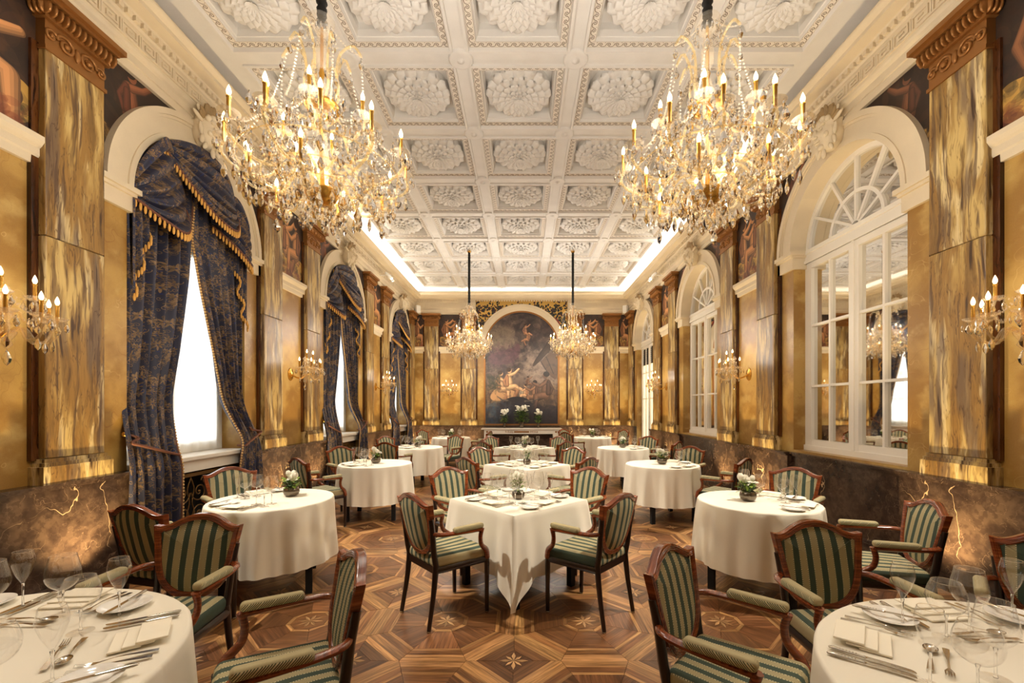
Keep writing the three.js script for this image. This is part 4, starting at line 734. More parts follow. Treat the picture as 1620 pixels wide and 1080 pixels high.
function buildSconce() {                           // y = 0 at the backplate, z out of the wall
  seed(411);
  const root = new THREE.Group(), lights = [], drops = [], beads = [], C = V(0, -0.02, 0.24);
  part('backplate', merge([lathe([[0, 0.03], [0.03, 0.028], [0.045, 0.015], [0.075, 0.012], [0.085, 0], [0, 0]], 24).rotateX(PI / 2).scale(1, 1.25, 1)]), M.brass, root);
  part('bracket', tube([[0, 0, 0.02], [0, -0.05, 0.1], [0, -0.06, 0.18], [0, -0.02, 0.24]], 0.012, 18, 8), M.brass, root);
  part('stem', lathe([[0.008, -0.14], [0.03, -0.11], [0.02, -0.08], [0.045, -0.04], [0.05, -0.02], [0.018, 0.0], [0.014, 0.06], [0.04, 0.09], [0.018, 0.13], [0.012, 0.24], [0.03, 0.26], [0.006, 0.3]], 14).translate(0, 0, C.z), M.crystalThin, root);
  const holder = new THREE.Group(); const list = [];
  for (let k = 0; k < 5; k++) list.push({ r: 0.24, tip: 0.28, ang: PI / 2 + (k - 2) * 0.72, root: -0.02, dip: 0.06 });
  for (let k = 0; k < 2; k++) list.push({ r: 0.13, tip: 0.42, ang: PI / 2 + (k ? 0.9 : -0.9), root: 0.1, dip: 0.04 });
  const tips = armSet(root, list, 0.02, lights, LIGHT.sconce);
  for (const o of root.children.filter((m) => m.name === 'arm')) o.position.set(0, 0, C.z);
  for (const l of lights) l.position.z += C.z;
  for (const t of tips) { const p = t.p.clone().add(V(0, 0, C.z)); for (let k = 0; k < 5; k++) { const a = k * 1.257; drops.push([V(p.x + 0.055 * Math.cos(a), p.y - rr(0, 0.02), p.z + 0.055 * Math.sin(a)), k % 2 ? 0 : 2, rr(0.9, 1.15), a]); } drops.push([V(p.x * 0.9, p.y - 0.14, C.z + (p.z - C.z) * 0.9), 1, 0.85, t.ang]); strand(beads, p, V(0, 0.24, C.z), 0.1); }
  for (let k = 0; k < 4; k++) strand(beads, tips[k].p.clone().add(V(0, 0, C.z)), tips[k + 1].p.clone().add(V(0, 0, C.z)), 0.2);
  drops.push([V(0, -0.14, C.z), 1, 1.1, 0]);
  hang(root, drops);
  part('bead_strands', merge(beads), M.crystalThin, root).userData.kind = 'stuff';
  for (const l of lights) root.add(l);
  return root;
}
{
  const proto = buildSconce(), list = [];
  const nth = ['nearest', 'second', 'third'];
  [3.0, 7.1, 11.2].forEach((z, i) => { list.push([-W, z, PI / 2, `${nth[i]} crystal candle sconce between pilasters on the curtained wall`]); list.push([W, z, -PI / 2, `${nth[i]} crystal candle sconce between pilasters on the mirrored wall`]); });
  list.push([-2.46, D, 0, 'crystal candle sconce on the far wall left of the painting'], [2.47, D, 0, 'crystal candle sconce on the far wall right of the painting']);
  list.forEach(([x, z, a, label], i) => { const o = i ? proto.clone() : proto; o.name = numbered('wall_sconce'); o.position.set(x, 2.1, -z); o.rotation.y = a; o.userData = { label, category: 'sconce', group: 'crystal wall sconces' }; scene.add(o); });
}
// small brass uplights set in the floor at the foot of the pilasters
{
  const rim = lathe([[0.03, 0.001], [0.032, 0.006], [0.05, 0.006], [0.054, 0.0]], 20), lens = new THREE.CylinderGeometry(0.03, 0.03, 0.003, 16).translate(0, 0.002, 0);
  let n = 0;
  const up = (x, z, nx, nz, where) => {
    const o = thing('floor_uplight', `small brass uplight in the floor ${where}`, 'floor light', [x, 0.001, z], 0, 'uplights at the foot of the pilasters');
    part('rim', rim, M.brass, o); part('lens', lens, M.cove, o);
    const l = new THREE.SpotLight(AMBER, LIGHT.uplight, 0, 0.8, 1); l.position.set(0, 0.02, 0); l.target.position.set(-nx * 0.33, 0.95, -nz * 0.33); l.castShadow = true; l.shadow.radius = 1.5; o.add(l, l.target);
  };
  const word = ['first', 'second', 'third', 'fourth', 'fifth', 'sixth'];
  pilasterAt.filter((u) => u > 3).forEach((u, i) => { up(-W + 0.42, -u, 1, 0, `under the ${word[i]} pilaster of the curtained wall`); up(W - 0.42, -u, -1, 0, `under the ${word[i]} pilaster of the mirrored wall`); });
  [-3.11, -1.82, 1.84, 3.1].forEach((x, i) => up(x, -D + 0.42, 0, 1, `under the ${word[i]} pilaster of the far wall`));
}
// spotlights on the cornice, aimed at the tables, and loudspeakers in the far corners
const headGeo = lathe([[0, -0.06], [0.03, -0.055], [0.04, 0.06], [0.042, 0.075], [0.036, 0.075], [0.034, 0.06]], 14), lensGeo = new THREE.CylinderGeometry(0.034, 0.034, 0.004, 14).translate(0, 0.06, 0);
for (const q of [-1, 1]) {
  for (const [z, w, aims] of [[11.2, 'farthest', [[1.9, 11.7], [0, 8.8], [2.45, 15, 0.9, 2.4], [0.3, 15, 0.7, 2.6]]], [7.1, 'middle', [[2.05, 6.2], [2.05, 8.8], [0, 6.1]]], [3.0, 'nearest', [[2.1, 3.75], [1.7, 1.4, 0.3], [0, 3.8]]]]) {  // the pair at the viewer end is unseen, added to light the near tables
    const o = thing('cornice_spotlight', `${w} small white spotlight cluster on the cornice of the ${q < 0 ? 'curtained' : 'mirrored'} wall`, 'spotlight', [q * (W - 0.36), 4.98, -z], 0, 'spotlights on the cornices');
    part('stalk', tube([[0.0, 0, 0], [q * 0.12, 0.0, 0], [q * 0.27, 0, 0]], 0.012, 6, 6), M.white, o);
    part('rail', box(-0.012, 0.012, -0.012, 0.012, -0.16, 0.16), M.white, o);
    aims.forEach(([tx, tz, dim = 1, ty = 0.75], k) => {
      const at = V(0, -0.03, (k - (aims.length - 1) / 2) * 0.13), to = V(q * tx - q * (W - 0.36), ty - 4.98, z - tz), dir = to.clone().sub(at).normalize();
      const head = part('head', headGeo, M.white, o); head.position.copy(at); head.quaternion.setFromUnitVectors(V(0, 1, 0), dir); part('lens', lensGeo, M.cove, head);
      const l = new THREE.SpotLight(SPOT, LIGHT.spot * dim, 0, 0.34, 0.8); l.position.copy(at).addScaledVector(dir, 0.11); l.target.position.copy(to); l.castShadow = true; l.shadow.radius = 1.8; o.add(l, l.target);
    });
  }
  const sp = thing('loudspeaker', `small white loudspeaker in the far ${q < 0 ? 'left' : 'right'} corner below the cornice`, 'loudspeaker', [q * (W - 0.2), 4.93, -D + 0.16], -q * 0.7, 'loudspeakers in the far corners');
  part('cabinet', rbox(0.16, 0.26, 0.14, 0.02), M.white, sp); part('grille', rbox(0.13, 0.22, 0.01, 0.004, 0, 0, 0.07), M.white, sp);
}

// ---------------------------------------------------------------- armchair
const chairGeo = (() => {
  const G = {};
  const bend = (g) => { const p = g.attributes.position; for (let i = 0; i < p.count; i++) { const y = p.getY(i), x = p.getX(i); p.setZ(i, p.getZ(i) - 0.215 - (y - 0.45) * 0.21 + 0.45 * x * x); } g.computeVertexNormals(); return g; };
  const half = [[0, 0.495], [0.07, 0.503], [0.13, 0.535], [0.172, 0.585], [0.198, 0.65], [0.215, 0.74], [0.228, 0.82], [0.238, 0.878]], topR = [[0.2, 0.872], [0.16, 0.884], [0.11, 0.91], [0.055, 0.93], [0, 0.936]];
  const outline = (d) => {                         // d: how far inside the edge
    const side = new THREE.CatmullRomCurve3([...half.slice().reverse().map(([x, y]) => V(-x, y, 0)), ...half.slice(1).map(([x, y]) => V(x, y, 0))]).getPoints(60), top = new THREE.CatmullRomCurve3([V(0.238, 0.878, 0), ...topR.map(([x, y]) => V(x, y, 0)), ...topR.slice(0, -1).reverse().map(([x, y]) => V(-x, y, 0)), V(-0.238, 0.878, 0)]).getPoints(40);
    const pts = [...side, ...top.slice(1, -1)], c = V(0, 0.72, 0), n = pts.length;
    return pts.map((p, i) => { if (!d) return new THREE.Vector2(p.x, p.y); const a = pts[(i + n - 1) % n], b = pts[(i + 1) % n], nx = -(b.y - a.y), ny = b.x - a.x, l = Math.hypot(nx, ny) || 1; return new THREE.Vector2(clamp(p.x + nx / l * d, -0.238 + d, 0.238 - d), p.y + ny / l * d); });
  };
  const frame = new THREE.Shape(outline(0)); frame.holes.push(new THREE.Path(outline(0.026).reverse()));
  G.back_frame = bend(boxUV(toCreasedNormals(extrude(frame, 0.03, { bevelEnabled: true, bevelSize: 0.004, bevelThickness: 0.004, bevelSegments: 2 }).translate(0, 0, -0.015), 0.6)));
  const reed = []; for (const d of [0.007, 0.014, 0.021]) { const p = outline(d).map((q) => V(q.x, q.y, 0.02)); reed.push(new THREE.TubeGeometry(new THREE.CatmullRomCurve3(p, true, 'catmullrom', 0.1), 110, 0.0034, 5, true)); }
  G.reeding = bend(boxUV(merge(reed)));
  const cushion = (zs) => { const rings = 7, out = outline(0.024), n = out.length, pos = [], uv = [], idx = [], c = [0, 0.73]; for (let k = 0; k <= rings; k++) { const t = k / rings; for (const q of out) { const x = lerp(q.x, c[0], t), y = lerp(q.y, c[1], t); pos.push(x, y, zs * (0.012 + 0.02 * (1 - (1 - t) ** 4))); uv.push(x, y); } } for (let k = 0; k < rings; k++) for (let i = 0; i < n; i++) { const a = k * n + i, b = k * n + (i + 1) % n; zs > 0 ? idx.push(a, b, a + n, b, b + n, a + n) : idx.push(a, a + n, b, b, a + n, b + n); } const g = new THREE.BufferGeometry(); g.setAttribute('position', new THREE.Float32BufferAttribute(pos, 3)); g.setAttribute('uv', new THREE.Float32BufferAttribute(uv, 2)); g.setIndex(idx); return bend(g); };
  G.backrest = merge([cushion(1), cushion(-1)]);
  const zb = (y) => -0.215 - (y - 0.45) * 0.21;
  const X = V(1, 0, 0);
  G.post = [-1, 1].map((s) => sweep([[s * 0.219, 0.78, zb(0.78) - 0.0 + 0.018], [s * 0.207, 0.65, zb(0.65) + 0.012], [s * 0.198, 0.52, zb(0.52)], [s * 0.195, 0.43, -0.212]], [[0.03, 0.036], [0.032, 0.04], [0.034, 0.042]], X, 10));
  G.rear = [-1, 1].map((s) => sweep([[s * 0.195, 0.45, -0.213], [s * 0.198, 0.25, -0.235], [s * 0.205, 0.012, -0.275]], [[0.036, 0.044], [0.034, 0.036], [0.03, 0.03]], X, 8));
  G.front = [-1, 1].map((s) => sweep([[s * 0.228, 0.45, 0.205], [s * 0.227, 0.25, 0.206], [s * 0.224, 0.012, 0.208]], [[0.04, 0.042], [0.036, 0.036], [0.03, 0.03]], X, 8));
  const glide = lathe([[0, 0], [0.014, 0], [0.015, 0.006], [0.013, 0.014], [0, 0.014]], 10); G.glide = glide;
  G.seat_rail = boxUV(merge([box(-0.235, 0.235, 0.385, 0.43, 0.185, 0.215), box(-0.2, 0.2, 0.385, 0.43, -0.225, -0.2), ...[-1, 1].map((s) => sweep([[s * 0.2, 0.408, -0.21], [s * 0.226, 0.408, 0.2]], [[0.03, 0.045], [0.03, 0.045]], X, 2))]));
  const seat = rbox(0.46, 0.085, 0.44, 0.035, 0, 0, 0, 5), sp = seat.attributes.position, su = seat.attributes.uv;
  for (let i = 0; i < sp.count; i++) { let x = sp.getX(i), y = sp.getY(i), z = sp.getZ(i); if (y > 0) y += 0.022 * (1 - (x / 0.24) ** 2) * (1 - (z / 0.24) ** 2); const k = lerp(0.88, 1.04, (z + 0.22) / 0.44); su.setXY(i, x, z + (Math.abs(x) > 0.22 ? y : 0) + y); sp.setXYZ(i, x * k, y + 0.462, z - 0.005); }
  seat.computeVertexNormals(); G.seat = plain(seat);
  G.arm = [-1, 1].map((s) => merge([
    sweep([[s * 0.208, 0.675, zb(0.67) + 0.015], [s * 0.25, 0.672, -0.215], [s * 0.272, 0.668, -0.13], [s * 0.278, 0.662, 0.0], [s * 0.274, 0.655, 0.125]], [[0.03, 0.026], [0.036, 0.03], [0.042, 0.03], [0.044, 0.028], [0.042, 0.028]], X, 18),
    sweep([[s * 0.274, 0.665, 0.128], [s * 0.274, 0.6, 0.112], [s * 0.268, 0.54, 0.125], [s * 0.25, 0.485, 0.182], [s * 0.232, 0.42, 0.206]], [[0.036, 0.034], [0.03, 0.032], [0.032, 0.034], [0.036, 0.04], [0.04, 0.042]], X, 16)]));
  G.pad = [-1, 1].map((s) => { const g = rbox(0.058, 0.04, 0.25, 0.018, 0, 0, 0, 4), p = g.attributes.position, u = g.attributes.uv; for (let i = 0; i < p.count; i++) { u.setXY(i, p.getX(i) * 0.62 + 0.052, p.getZ(i) + p.getY(i)); const t = p.getZ(i) / 0.125; p.setX(i, p.getX(i) * (1 - 0.15 * t * t)); } g.computeVertexNormals(); return plain(g.translate(s * 0.277, 0.688, 0.005)); });
  return G;
})();
const chairProto = (() => {
  const c = new THREE.Group(), G = chairGeo;
  part('seat', G.seat, M.stripe, c); part('seat_rail', G.seat_rail, M.ebony, c);
  part('backrest', G.backrest, M.stripe, c); const f = part('back_frame', G.back_frame, M.mahogany, c); part('reeding', G.reeding, M.mahogany, f);
  for (const k of [0, 1]) {
    part('back_post', G.post[k], M.ebony, c);
    const s = k ? 1 : -1, r = part('leg', G.rear[k], M.ebony, c), l = part('leg', G.front[k], M.ebony, c);
    part('glide', G.glide, M.steel, r).position.set(s * 0.205, 0, -0.275); part('glide', G.glide, M.steel, l).position.set(s * 0.224, 0, 0.208);
    const a = part('arm', G.arm[k], M.mahogany, c); part('arm_pad', G.pad[k], M.padFabric, a);
  }
  return c;
})();
function chair(x, Z, dx, dZ, label) {             // x and Z from the camera; it faces (dx, dZ)
  const o = chairProto.clone(); o.name = numbered('armchair'); o.position.set(x + CX, 0, -Z); o.rotation.y = Math.atan2(dx, -dZ);
  o.userData = { label, category: 'armchair', group: 'striped dining armchairs' }; scene.add(o); return o;
}

// ---------------------------------------------------------------- tables
const TOP = 0.752;
function roundCloth(R, sd, hem = 0.24) {
  seed(sd); const n = Math.round(rr(11, 14) * R / 0.52), ph = [rr(0, 6), rr(0, 6), rr(0, 6)], N = 220, prof = [];
  for (let k = 0; k <= 8; k++) prof.push([R * k / 8 * 0.985, TOP]);
  prof.push([R * 0.997, TOP - 0.002], [R + 0.006, TOP - 0.012]); for (let k = 1; k <= 16; k++) prof.push([R + 0.008 + 0.022 * k / 16, lerp(TOP - 0.015, hem, k / 16)]);
  const geo = grid(N, prof.length - 1, (u, v) => { const a = u * 2 * PI, [r, y] = prof[Math.round(v * (prof.length - 1))], t = clamp((TOP - y) / (TOP - hem)); const w = Math.sin(a * n + ph[0] + 0.9 * Math.sin(a * 3 + ph[1])), w2 = Math.sin(a * (2 * n + 3) + ph[2]); const amp = (R > 0.6 ? 0.024 : 0.045) * Math.pow(t, 0.75) * (0.75 + 0.25 * Math.sin(a * 2 + ph[1])); const q = r + amp * (w + 0.25 * w2) * (y < TOP - 0.005 ? 1 : 0); return [q * Math.cos(a), y + (t > 0.95 ? 0.01 * w : 0), q * Math.sin(a)]; }, (u, v) => [u * 6, v]);
  return geo;
}
function squareCloth(h, sd) {
  seed(sd); const N = 240, r = 0.02, ph = rr(0, 6), prof = []; const at = (u) => { const L = 4 * 2 * h, d = u * L, k = Math.floor(d / (2 * h)) % 4, e = d - Math.floor(d / (2 * h)) * 2 * h - h; const c = Math.cos(k * PI / 2), s = Math.sin(k * PI / 2); let x = h, z = e; const near = h - Math.abs(e); return { x: x * c - z * s, z: x * s + z * c, nx: c, nz: s, near, e, k }; };
  const rows = 22;
  return grid(N, rows + 4, (u, v) => {
    const q = at(Math.min(u, 0.999999)), j = Math.round(v * (rows + 4));
    if (j <= 3) { const f = j / 3 * 0.985; return [q.x * f, TOP, q.z * f]; }
    if (j === 4) return [q.x, TOP - 0.003, q.z];
    const t = (j - 4) / rows, c = Math.exp(-((q.near / 0.13) ** 2)), hem = 0.25 - 0.17 * Math.exp(-((q.near / 0.1) ** 2)), y = lerp(TOP - 0.006, hem, t);
    const l = Math.hypot(q.x, q.z), cx = Math.sign(q.x) * h, cz = Math.sign(q.z) * h;
    const outw = 0.006 + 0.02 * t + 0.012 * Math.sin(q.e * 16 + ph + q.k * 2) * t * (1 - c), dia = 0.1 * t * c, fold = 0.035 * t * Math.sin(q.near * 34) * Math.exp(-((q.near / 0.2) ** 2));
    return [q.x + q.nx * (outw - fold) + Math.sign(q.x) * dia * 0.7, y, q.z + q.nz * (outw - fold) + Math.sign(q.z) * dia * 0.7];
  }, (u, v) => [u * 4, v]);
}
const legGeo = boxUV(merge([box(-0.026, 0.026, 0, 0.7, -0.026, 0.026)]));
const tables = {};
function table(key, desc, x, Z, size, square, turn, sd) {
  const wx = x + CX, t = thing(square ? 'square_table' : 'round_table', `${desc}, black legs under a white cloth`, 'table', [wx, 0, -Z], turn, 'dining tables');
  part('tabletop', square ? box(-size + 0.01, size - 0.01, 0.7, 0.742, -size + 0.01, size - 0.01) : new THREE.CylinderGeometry(size - 0.015, size - 0.015, 0.04, 40).translate(0, 0.722, 0), M.ebony, t);
  const k = square ? size - 0.1 : size * 0.62; for (const [a, b] of [[1, 1], [1, -1], [-1, 1], [-1, -1]]) part('leg', legGeo, M.black, t).position.set(a * k, 0, b * k);
  const c = new THREE.Mesh(square ? squareCloth(size, sd) : roundCloth(size, sd, size > 0.6 ? 0.2 : 0.24), M.linen); c.name = numbered('tablecloth'); c.castShadow = c.receiveShadow = true; c.position.set(wx, 0, -Z); c.rotation.y = turn; c.userData = { label: `white cloth draped over the ${desc}`, category: 'tablecloth', group: 'white tablecloths' }; scene.add(c);
  tables[key] = { desc, x, Z, size, items: [] };
}
table('NL', 'large round table nearest on the left', -1.83, 1.2, 0.72, false, 0.2, 1);
table('NR', 'large round table nearest on the right', 1.61, 1.1, 0.72, false, 0.5, 2);
table('C1', 'nearest square table in the centre row', -0.045, 3.8, 0.425, true, PI / 4 - 0.04, 3);
table('C2', 'middle square table in the centre row', 0.05, 6.12, 0.425, true, PI / 4, 4);
table('C3', 'farthest square table in the centre row', 0.02, 8.75, 0.425, true, PI / 4, 5);
table('L1', 'first round table along the curtained wall', -2.2, 3.8, 0.49, false, 0.4, 6);
table('L2', 'second round table along the curtained wall', -2.13, 6.25, 0.5, false, 0.1, 7);
table('L3', 'third round table along the curtained wall', -2.16, 8.85, 0.5, false, 0.8, 8);
table('L4', 'farthest round table along the curtained wall', -1.95, 11.7, 0.5, false, 0.3, 9);
table('R1', 'first round table along the mirrored wall', 2.01, 3.72, 0.475, false, 0.9, 10);
table('R2', 'second round table along the mirrored wall', 1.97, 6.15, 0.5, false, 0.2, 11);
table('R3', 'third round table along the mirrored wall', 2.0, 8.7, 0.5, false, 0.6, 12);
table('R4', 'farthest round table along the mirrored wall', 1.88, 11.8, 0.5, false, 0.5, 13);

// chairs
const seats = [];                                 // [table, direction from its centre to the diner]
function at(key, dx, dZ, dist, label, setting = true) {
  const t = tables[key], l = Math.hypot(dx, dZ); dx /= l; dZ /= l;
  chair(t.x + dx * dist, t.Z + dZ * dist, -dx, -dZ, label); if (setting) seats.push([key, dx, dZ]);
}
at('NL', 0.86, 0.5, 0.99, 'striped armchair cut by the bottom edge, left of the centre aisle');
at('NL', -0.02, 1, 1.0, 'striped armchair facing the viewer behind the near left table');
at('NR', -0.76, 0.65, 0.98, 'striped armchair cut by the bottom edge, right of the centre aisle');
at('NR', -0.03, 1, 0.95, 'striped armchair facing the viewer behind the near right table');
at('NR', 0.72, 0.72, 1.14, 'striped armchair cut by the right picture edge beside the dado');
for (const [k, d, word] of [['C1', 0.72, 'nearest'], ['C2', 0.74, 'middle'], ['C3', 0.74, 'farthest']]) {
  at(k, -0.74, -0.66, d, `striped armchair at the front left side of the ${word} square table`); at(k, 0.73, -0.66, d, `striped armchair at the front right side of the ${word} square table`);
  at(k, -0.72, 0.68, d, `striped armchair at the back left side of the ${word} square table`); at(k, 0.72, 0.68, d, `striped armchair at the back right side of the ${word} square table`);
}
at('L1', -0.22, -0.82, 0.78, 'striped armchair between the dado and the first curtained side table');
at('L1', -0.75, 0.62, 0.8, 'striped armchair by the grille behind the first curtained side table');
at('L2', -0.55, -0.74, 0.82, 'striped armchair in front of the second curtained side table');
at('L2', -0.72, 0.62, 0.78, 'striped armchair by the wall behind the second curtained side table');
at('L3', -0.35, -1.2, 0.82, 'striped armchair in front of the third curtained side table');
at('L3', -0.8, 0.6, 0.8, 'striped armchair by the wall behind the third curtained side table');
at('L3', 0.5, 0.75, 0.85, 'striped armchair on the aisle side of the third curtained side table', false);
at('L4', -0.8, 0.5, 0.8, 'striped armchair by the wall at the farthest curtained side table');
at('L4', 0.85, -0.2, 0.8, 'striped armchair on the aisle side of the farthest curtained side table');
chair(2.43, 2.98, -0.95, 0.3, 'striped armchair between the dado and the first mirrored side table'); seats.push(['R1', 0.74, -0.66]);
at('R1', 0.7, 0.66, 0.8, 'striped armchair under the mirror window behind the first mirrored side table');
at('R2', 0.66, -0.76, 0.84, 'striped armchair in front of the second mirrored side table');
at('R2', 0.62, 0.7, 0.78, 'striped armchair by the wall behind the second mirrored side table');
at('R3', 0.7, -0.6, 0.82, 'striped armchair in front of the third mirrored side table');
at('R3', 0.66, 0.7, 0.8, 'striped armchair by the wall behind the third mirrored side table');
at('R4', -0.7, -0.7, 0.85, 'striped armchair on the aisle side of the farthest mirrored side table', false);
at('R4', 0.8, 0.4, 0.8, 'striped armchair by the wall at the farthest mirrored side table');
at('R4', -0.6, 0.7, 0.8, 'striped armchair behind the farthest mirrored side table near the painting');

// ---------------------------------------------------------------- place settings
const glassKinds = {
  bordeaux_glass: { desc: 'tall red wine glass', bowl: [[0.004, 0.093], [0.02, 0.1], [0.04, 0.118], [0.052, 0.145], [0.05, 0.175], [0.044, 0.205], [0.039, 0.228]], foot: 0.038, stem: 0.093 },
  burgundy_glass: { desc: 'round balloon wine glass', bowl: [[0.004, 0.08], [0.025, 0.086], [0.047, 0.105], [0.056, 0.135], [0.053, 0.162], [0.045, 0.185], [0.041, 0.195]], foot: 0.038, stem: 0.08 },
  tulip_glass: { desc: 'slim tulip glass', bowl: [[0.004, 0.095], [0.01, 0.108], [0.023, 0.135], [0.034, 0.168], [0.037, 0.185], [0.033, 0.21], [0.029, 0.224]], foot: 0.034, stem: 0.095 },
};
const protos = {};
for (const [name, k] of Object.entries(glassKinds)) {
  const g = new THREE.Group(), curve = new THREE.SplineCurve(k.bowl.map(([a, b]) => new THREE.Vector2(a, b)));
  const wall = curve.getPoints(22), inside = wall.slice(2).map((p) => new THREE.Vector2(Math.max(0.001, p.x - 0.0012), p.y + 0.0004));
  part('bowl', new THREE.LatheGeometry([...wall, ...inside.reverse(), new THREE.Vector2(0.0005, wall[2].y)], 36), M.glass, g);
  part('rim', new THREE.TorusGeometry(k.bowl.at(-1)[0], 0.0012, 5, 36).rotateX(PI / 2).translate(0, k.bowl.at(-1)[1], 0), M.crystalThin, g);
  part('stem', lathe([[0.0, 0.004], [0.006, 0.006], [0.0036, 0.018], [0.003, k.stem * 0.5], [0.0036, k.stem * 0.85], [0.006, k.stem], [0, k.stem + 0.003]], 10), M.crystal, g);
  part('foot', lathe([[0, 0.0], [k.foot, 0.0], [k.foot, 0.0018], [k.foot * 0.5, 0.003], [0.004, 0.007], [0, 0.007]], 28), M.glass, g);
  protos[name] = g;
}
protos.bread_plate = (() => { const g = new THREE.Group(); part('plate', lathe([[0, 0.002], [0.05, 0.002], [0.055, 0.004], [0.06, 0.011], [0.082, 0.016], [0.084, 0.018], [0.081, 0.019], [0.058, 0.014], [0.05, 0.007], [0, 0.006]], 40), M.china, g); part('rim_band', new THREE.TorusGeometry(0.083, 0.0011, 5, 40).rotateX(PI / 2).translate(0, 0.018, 0), M.china, g); return g; })();
protos.napkin = (() => { const g = new THREE.Group(); for (let k = 0; k < 3; k++) { const b = rbox(0.085, 0.007, 0.16, 0.003, 0, 0, 0, 2), p = b.attributes.position; for (let i = 0; i < p.count; i++) p.setY(i, p.getY(i) + 0.0015 * Math.sin(p.getZ(i) * 30 + k)); b.computeVertexNormals(); part('fold', b.translate(-0.035 + k * 0.035, 0.005 + k * 0.0075, 0), M.napkin, g); } return g; })();
const beadRow = (z0, z1, n, y) => { const l = []; for (let k = 0; k < n; k++) l.push(new THREE.SphereGeometry(0.0018, 5, 4).translate(0, y, lerp(z0, z1, k / (n - 1)))); return l; };
protos.table_knife = (() => { const g = new THREE.Group(); part('handle', merge([lathe([[0, -0.115], [0.006, -0.112], [0.009, -0.1], [0.007, -0.06], [0.0055, -0.025], [0.007, -0.018], [0.004, -0.012], [0, -0.012]], 10).rotateX(PI / 2).scale(1, 0.6, 1).translate(0, 0.006, 0), ...beadRow(-0.1, -0.04, 8, 0.0105)]), M.steel, g); const s = new THREE.Shape(); s.moveTo(-0.006, 0); s.lineTo(0.007, 0); s.quadraticCurveTo(0.0125, 0.06, 0.0085, 0.105); s.quadraticCurveTo(0.004, 0.118, -0.006, 0.118); s.closePath(); part('blade', extrude(s, 0.0014, { bevelEnabled: true, bevelSize: 0.0004, bevelThickness: 0.0004, bevelSegments: 1 }).rotateX(PI / 2).translate(0, 0.007, -0.014), M.steel, g); return g; })();
const handleCurve = (l, tip) => sweep([[0, 0.006, -l * 0.5], [0, 0.008, -l * 0.3], [0, 0.011, 0], [0, 0.006, tip]], [[0.018, 0.003], [0.015, 0.003], [0.006, 0.003], [0.006, 0.0028]], V(1, 0, 0), 12);
protos.table_fork = (() => { const g = new THREE.Group(); part('handle', handleCurve(0.2, 0.045), M.steel, g); const t = [sweep([[0, 0.006, 0.043], [0, 0.0045, 0.062]], [[0.006, 0.0025], [0.023, 0.0025]], V(1, 0, 0), 4)]; for (let k = 0; k < 4; k++) t.push(sweep([[-0.0095 + k * 0.0063, 0.0045, 0.06], [-0.0095 + k * 0.0063, 0.005, 0.08], [-0.0095 + k * 0.0063, 0.01, 0.102]], [[0.004, 0.0022], [0.0034, 0.002], [0.0018, 0.0014]], V(1, 0, 0), 5)); part('tines', merge(t), M.steel, g); return g; })();
protos.dessert_spoon = (() => { const g = new THREE.Group(); part('handle', handleCurve(0.18, 0.04), M.steel, g); part('spoon_bowl', new THREE.SphereGeometry(0.5, 16, 8, 0, 2 * PI, PI / 2, PI / 2).scale(0.04, 0.018, 0.06).translate(0, 0.0105, 0.066), M.steel, g); return g; })();
const kindWords = { bread_plate: 'white china bread plate', napkin: 'folded white napkin', table_knife: 'silver table knife', table_fork: 'silver table fork', dessert_spoon: 'silver dessert spoon', ...Object.fromEntries(Object.entries(glassKinds).map(([k, v]) => [k, v.desc])) };
const kindCategory = { bread_plate: 'plate', napkin: 'napkin', table_knife: 'knife', table_fork: 'fork', dessert_spoon: 'spoon', bordeaux_glass: 'wine glass', burgundy_glass: 'wine glass', tulip_glass: 'wine glass' };
function lay(key, kind, x, Z, turn, dy = 0) {
  const o = protos[kind].clone(); o.name = numbered(kind); o.position.set(x + CX, TOP + 0.0015 + dy, -Z); o.rotation.y = turn; scene.add(o);
  o.userData = { category: kindCategory[kind] }; tables[key].items.push({ o, kind, sx: x / Z, Z }); return o;
}
seed(900);
for (const [key, ex, eZ] of seats) {
  const t = tables[key], sq = key[0] === 'C', R = sq ? t.size * 0.98 : t.size, fx = -ex, fZ = -eZ, rx = fZ, rZ = -fx;   // right hand of the diner, who faces (fx, fZ)
  const face = Math.atan2(fx, -fZ), far = t.Z > 5, sp = R < 0.6 ? 0.8 : 1;
  const P = (e, r) => [t.x + ex * e + rx * r * sp, t.Z + eZ * e + rZ * r * sp];
  const L = (kind, e, r, turn, dy) => { const [x, Z] = P(e, r); if (Z / 1 < 0.62) return; lay(key, kind, x, Z, face + turn + rr(-0.05, 0.05), dy); };
  L('napkin', R - 0.13, 0, PI / 2 + 0.05);
  L('table_knife', R - 0.16, 0.135, 0); if (!far) L('table_knife', R - 0.16, 0.172, 0.02);
  L('table_fork', R - 0.16, -0.13, 0); if (!far) L('table_fork', R - 0.17, -0.165, 0);
  L('bread_plate', R - (sq ? 0.1 : R < 0.6 ? 0.17 : 0.2), -0.255, 0); if (!far) L('table_knife', R - (sq ? 0.1 : R < 0.6 ? 0.17 : 0.2), -0.255, 0.12, 0.0185);
  if (!far && R > 0.6) { L('dessert_spoon', R - 0.3, 0.0, PI / 2); L('table_fork', R - 0.34, 0.0, -PI / 2); }
  if (key[0] === 'N') continue;
  L('tulip_glass', R - 0.22, 0.235, 0); L('burgundy_glass', R - 0.272, 0.065, 0); if (!far || !sq) L('bordeaux_glass', R - 0.32, 0.2, 0);
}
lay('NL', 'bread_plate', -2.16, 1.74, 0.3);
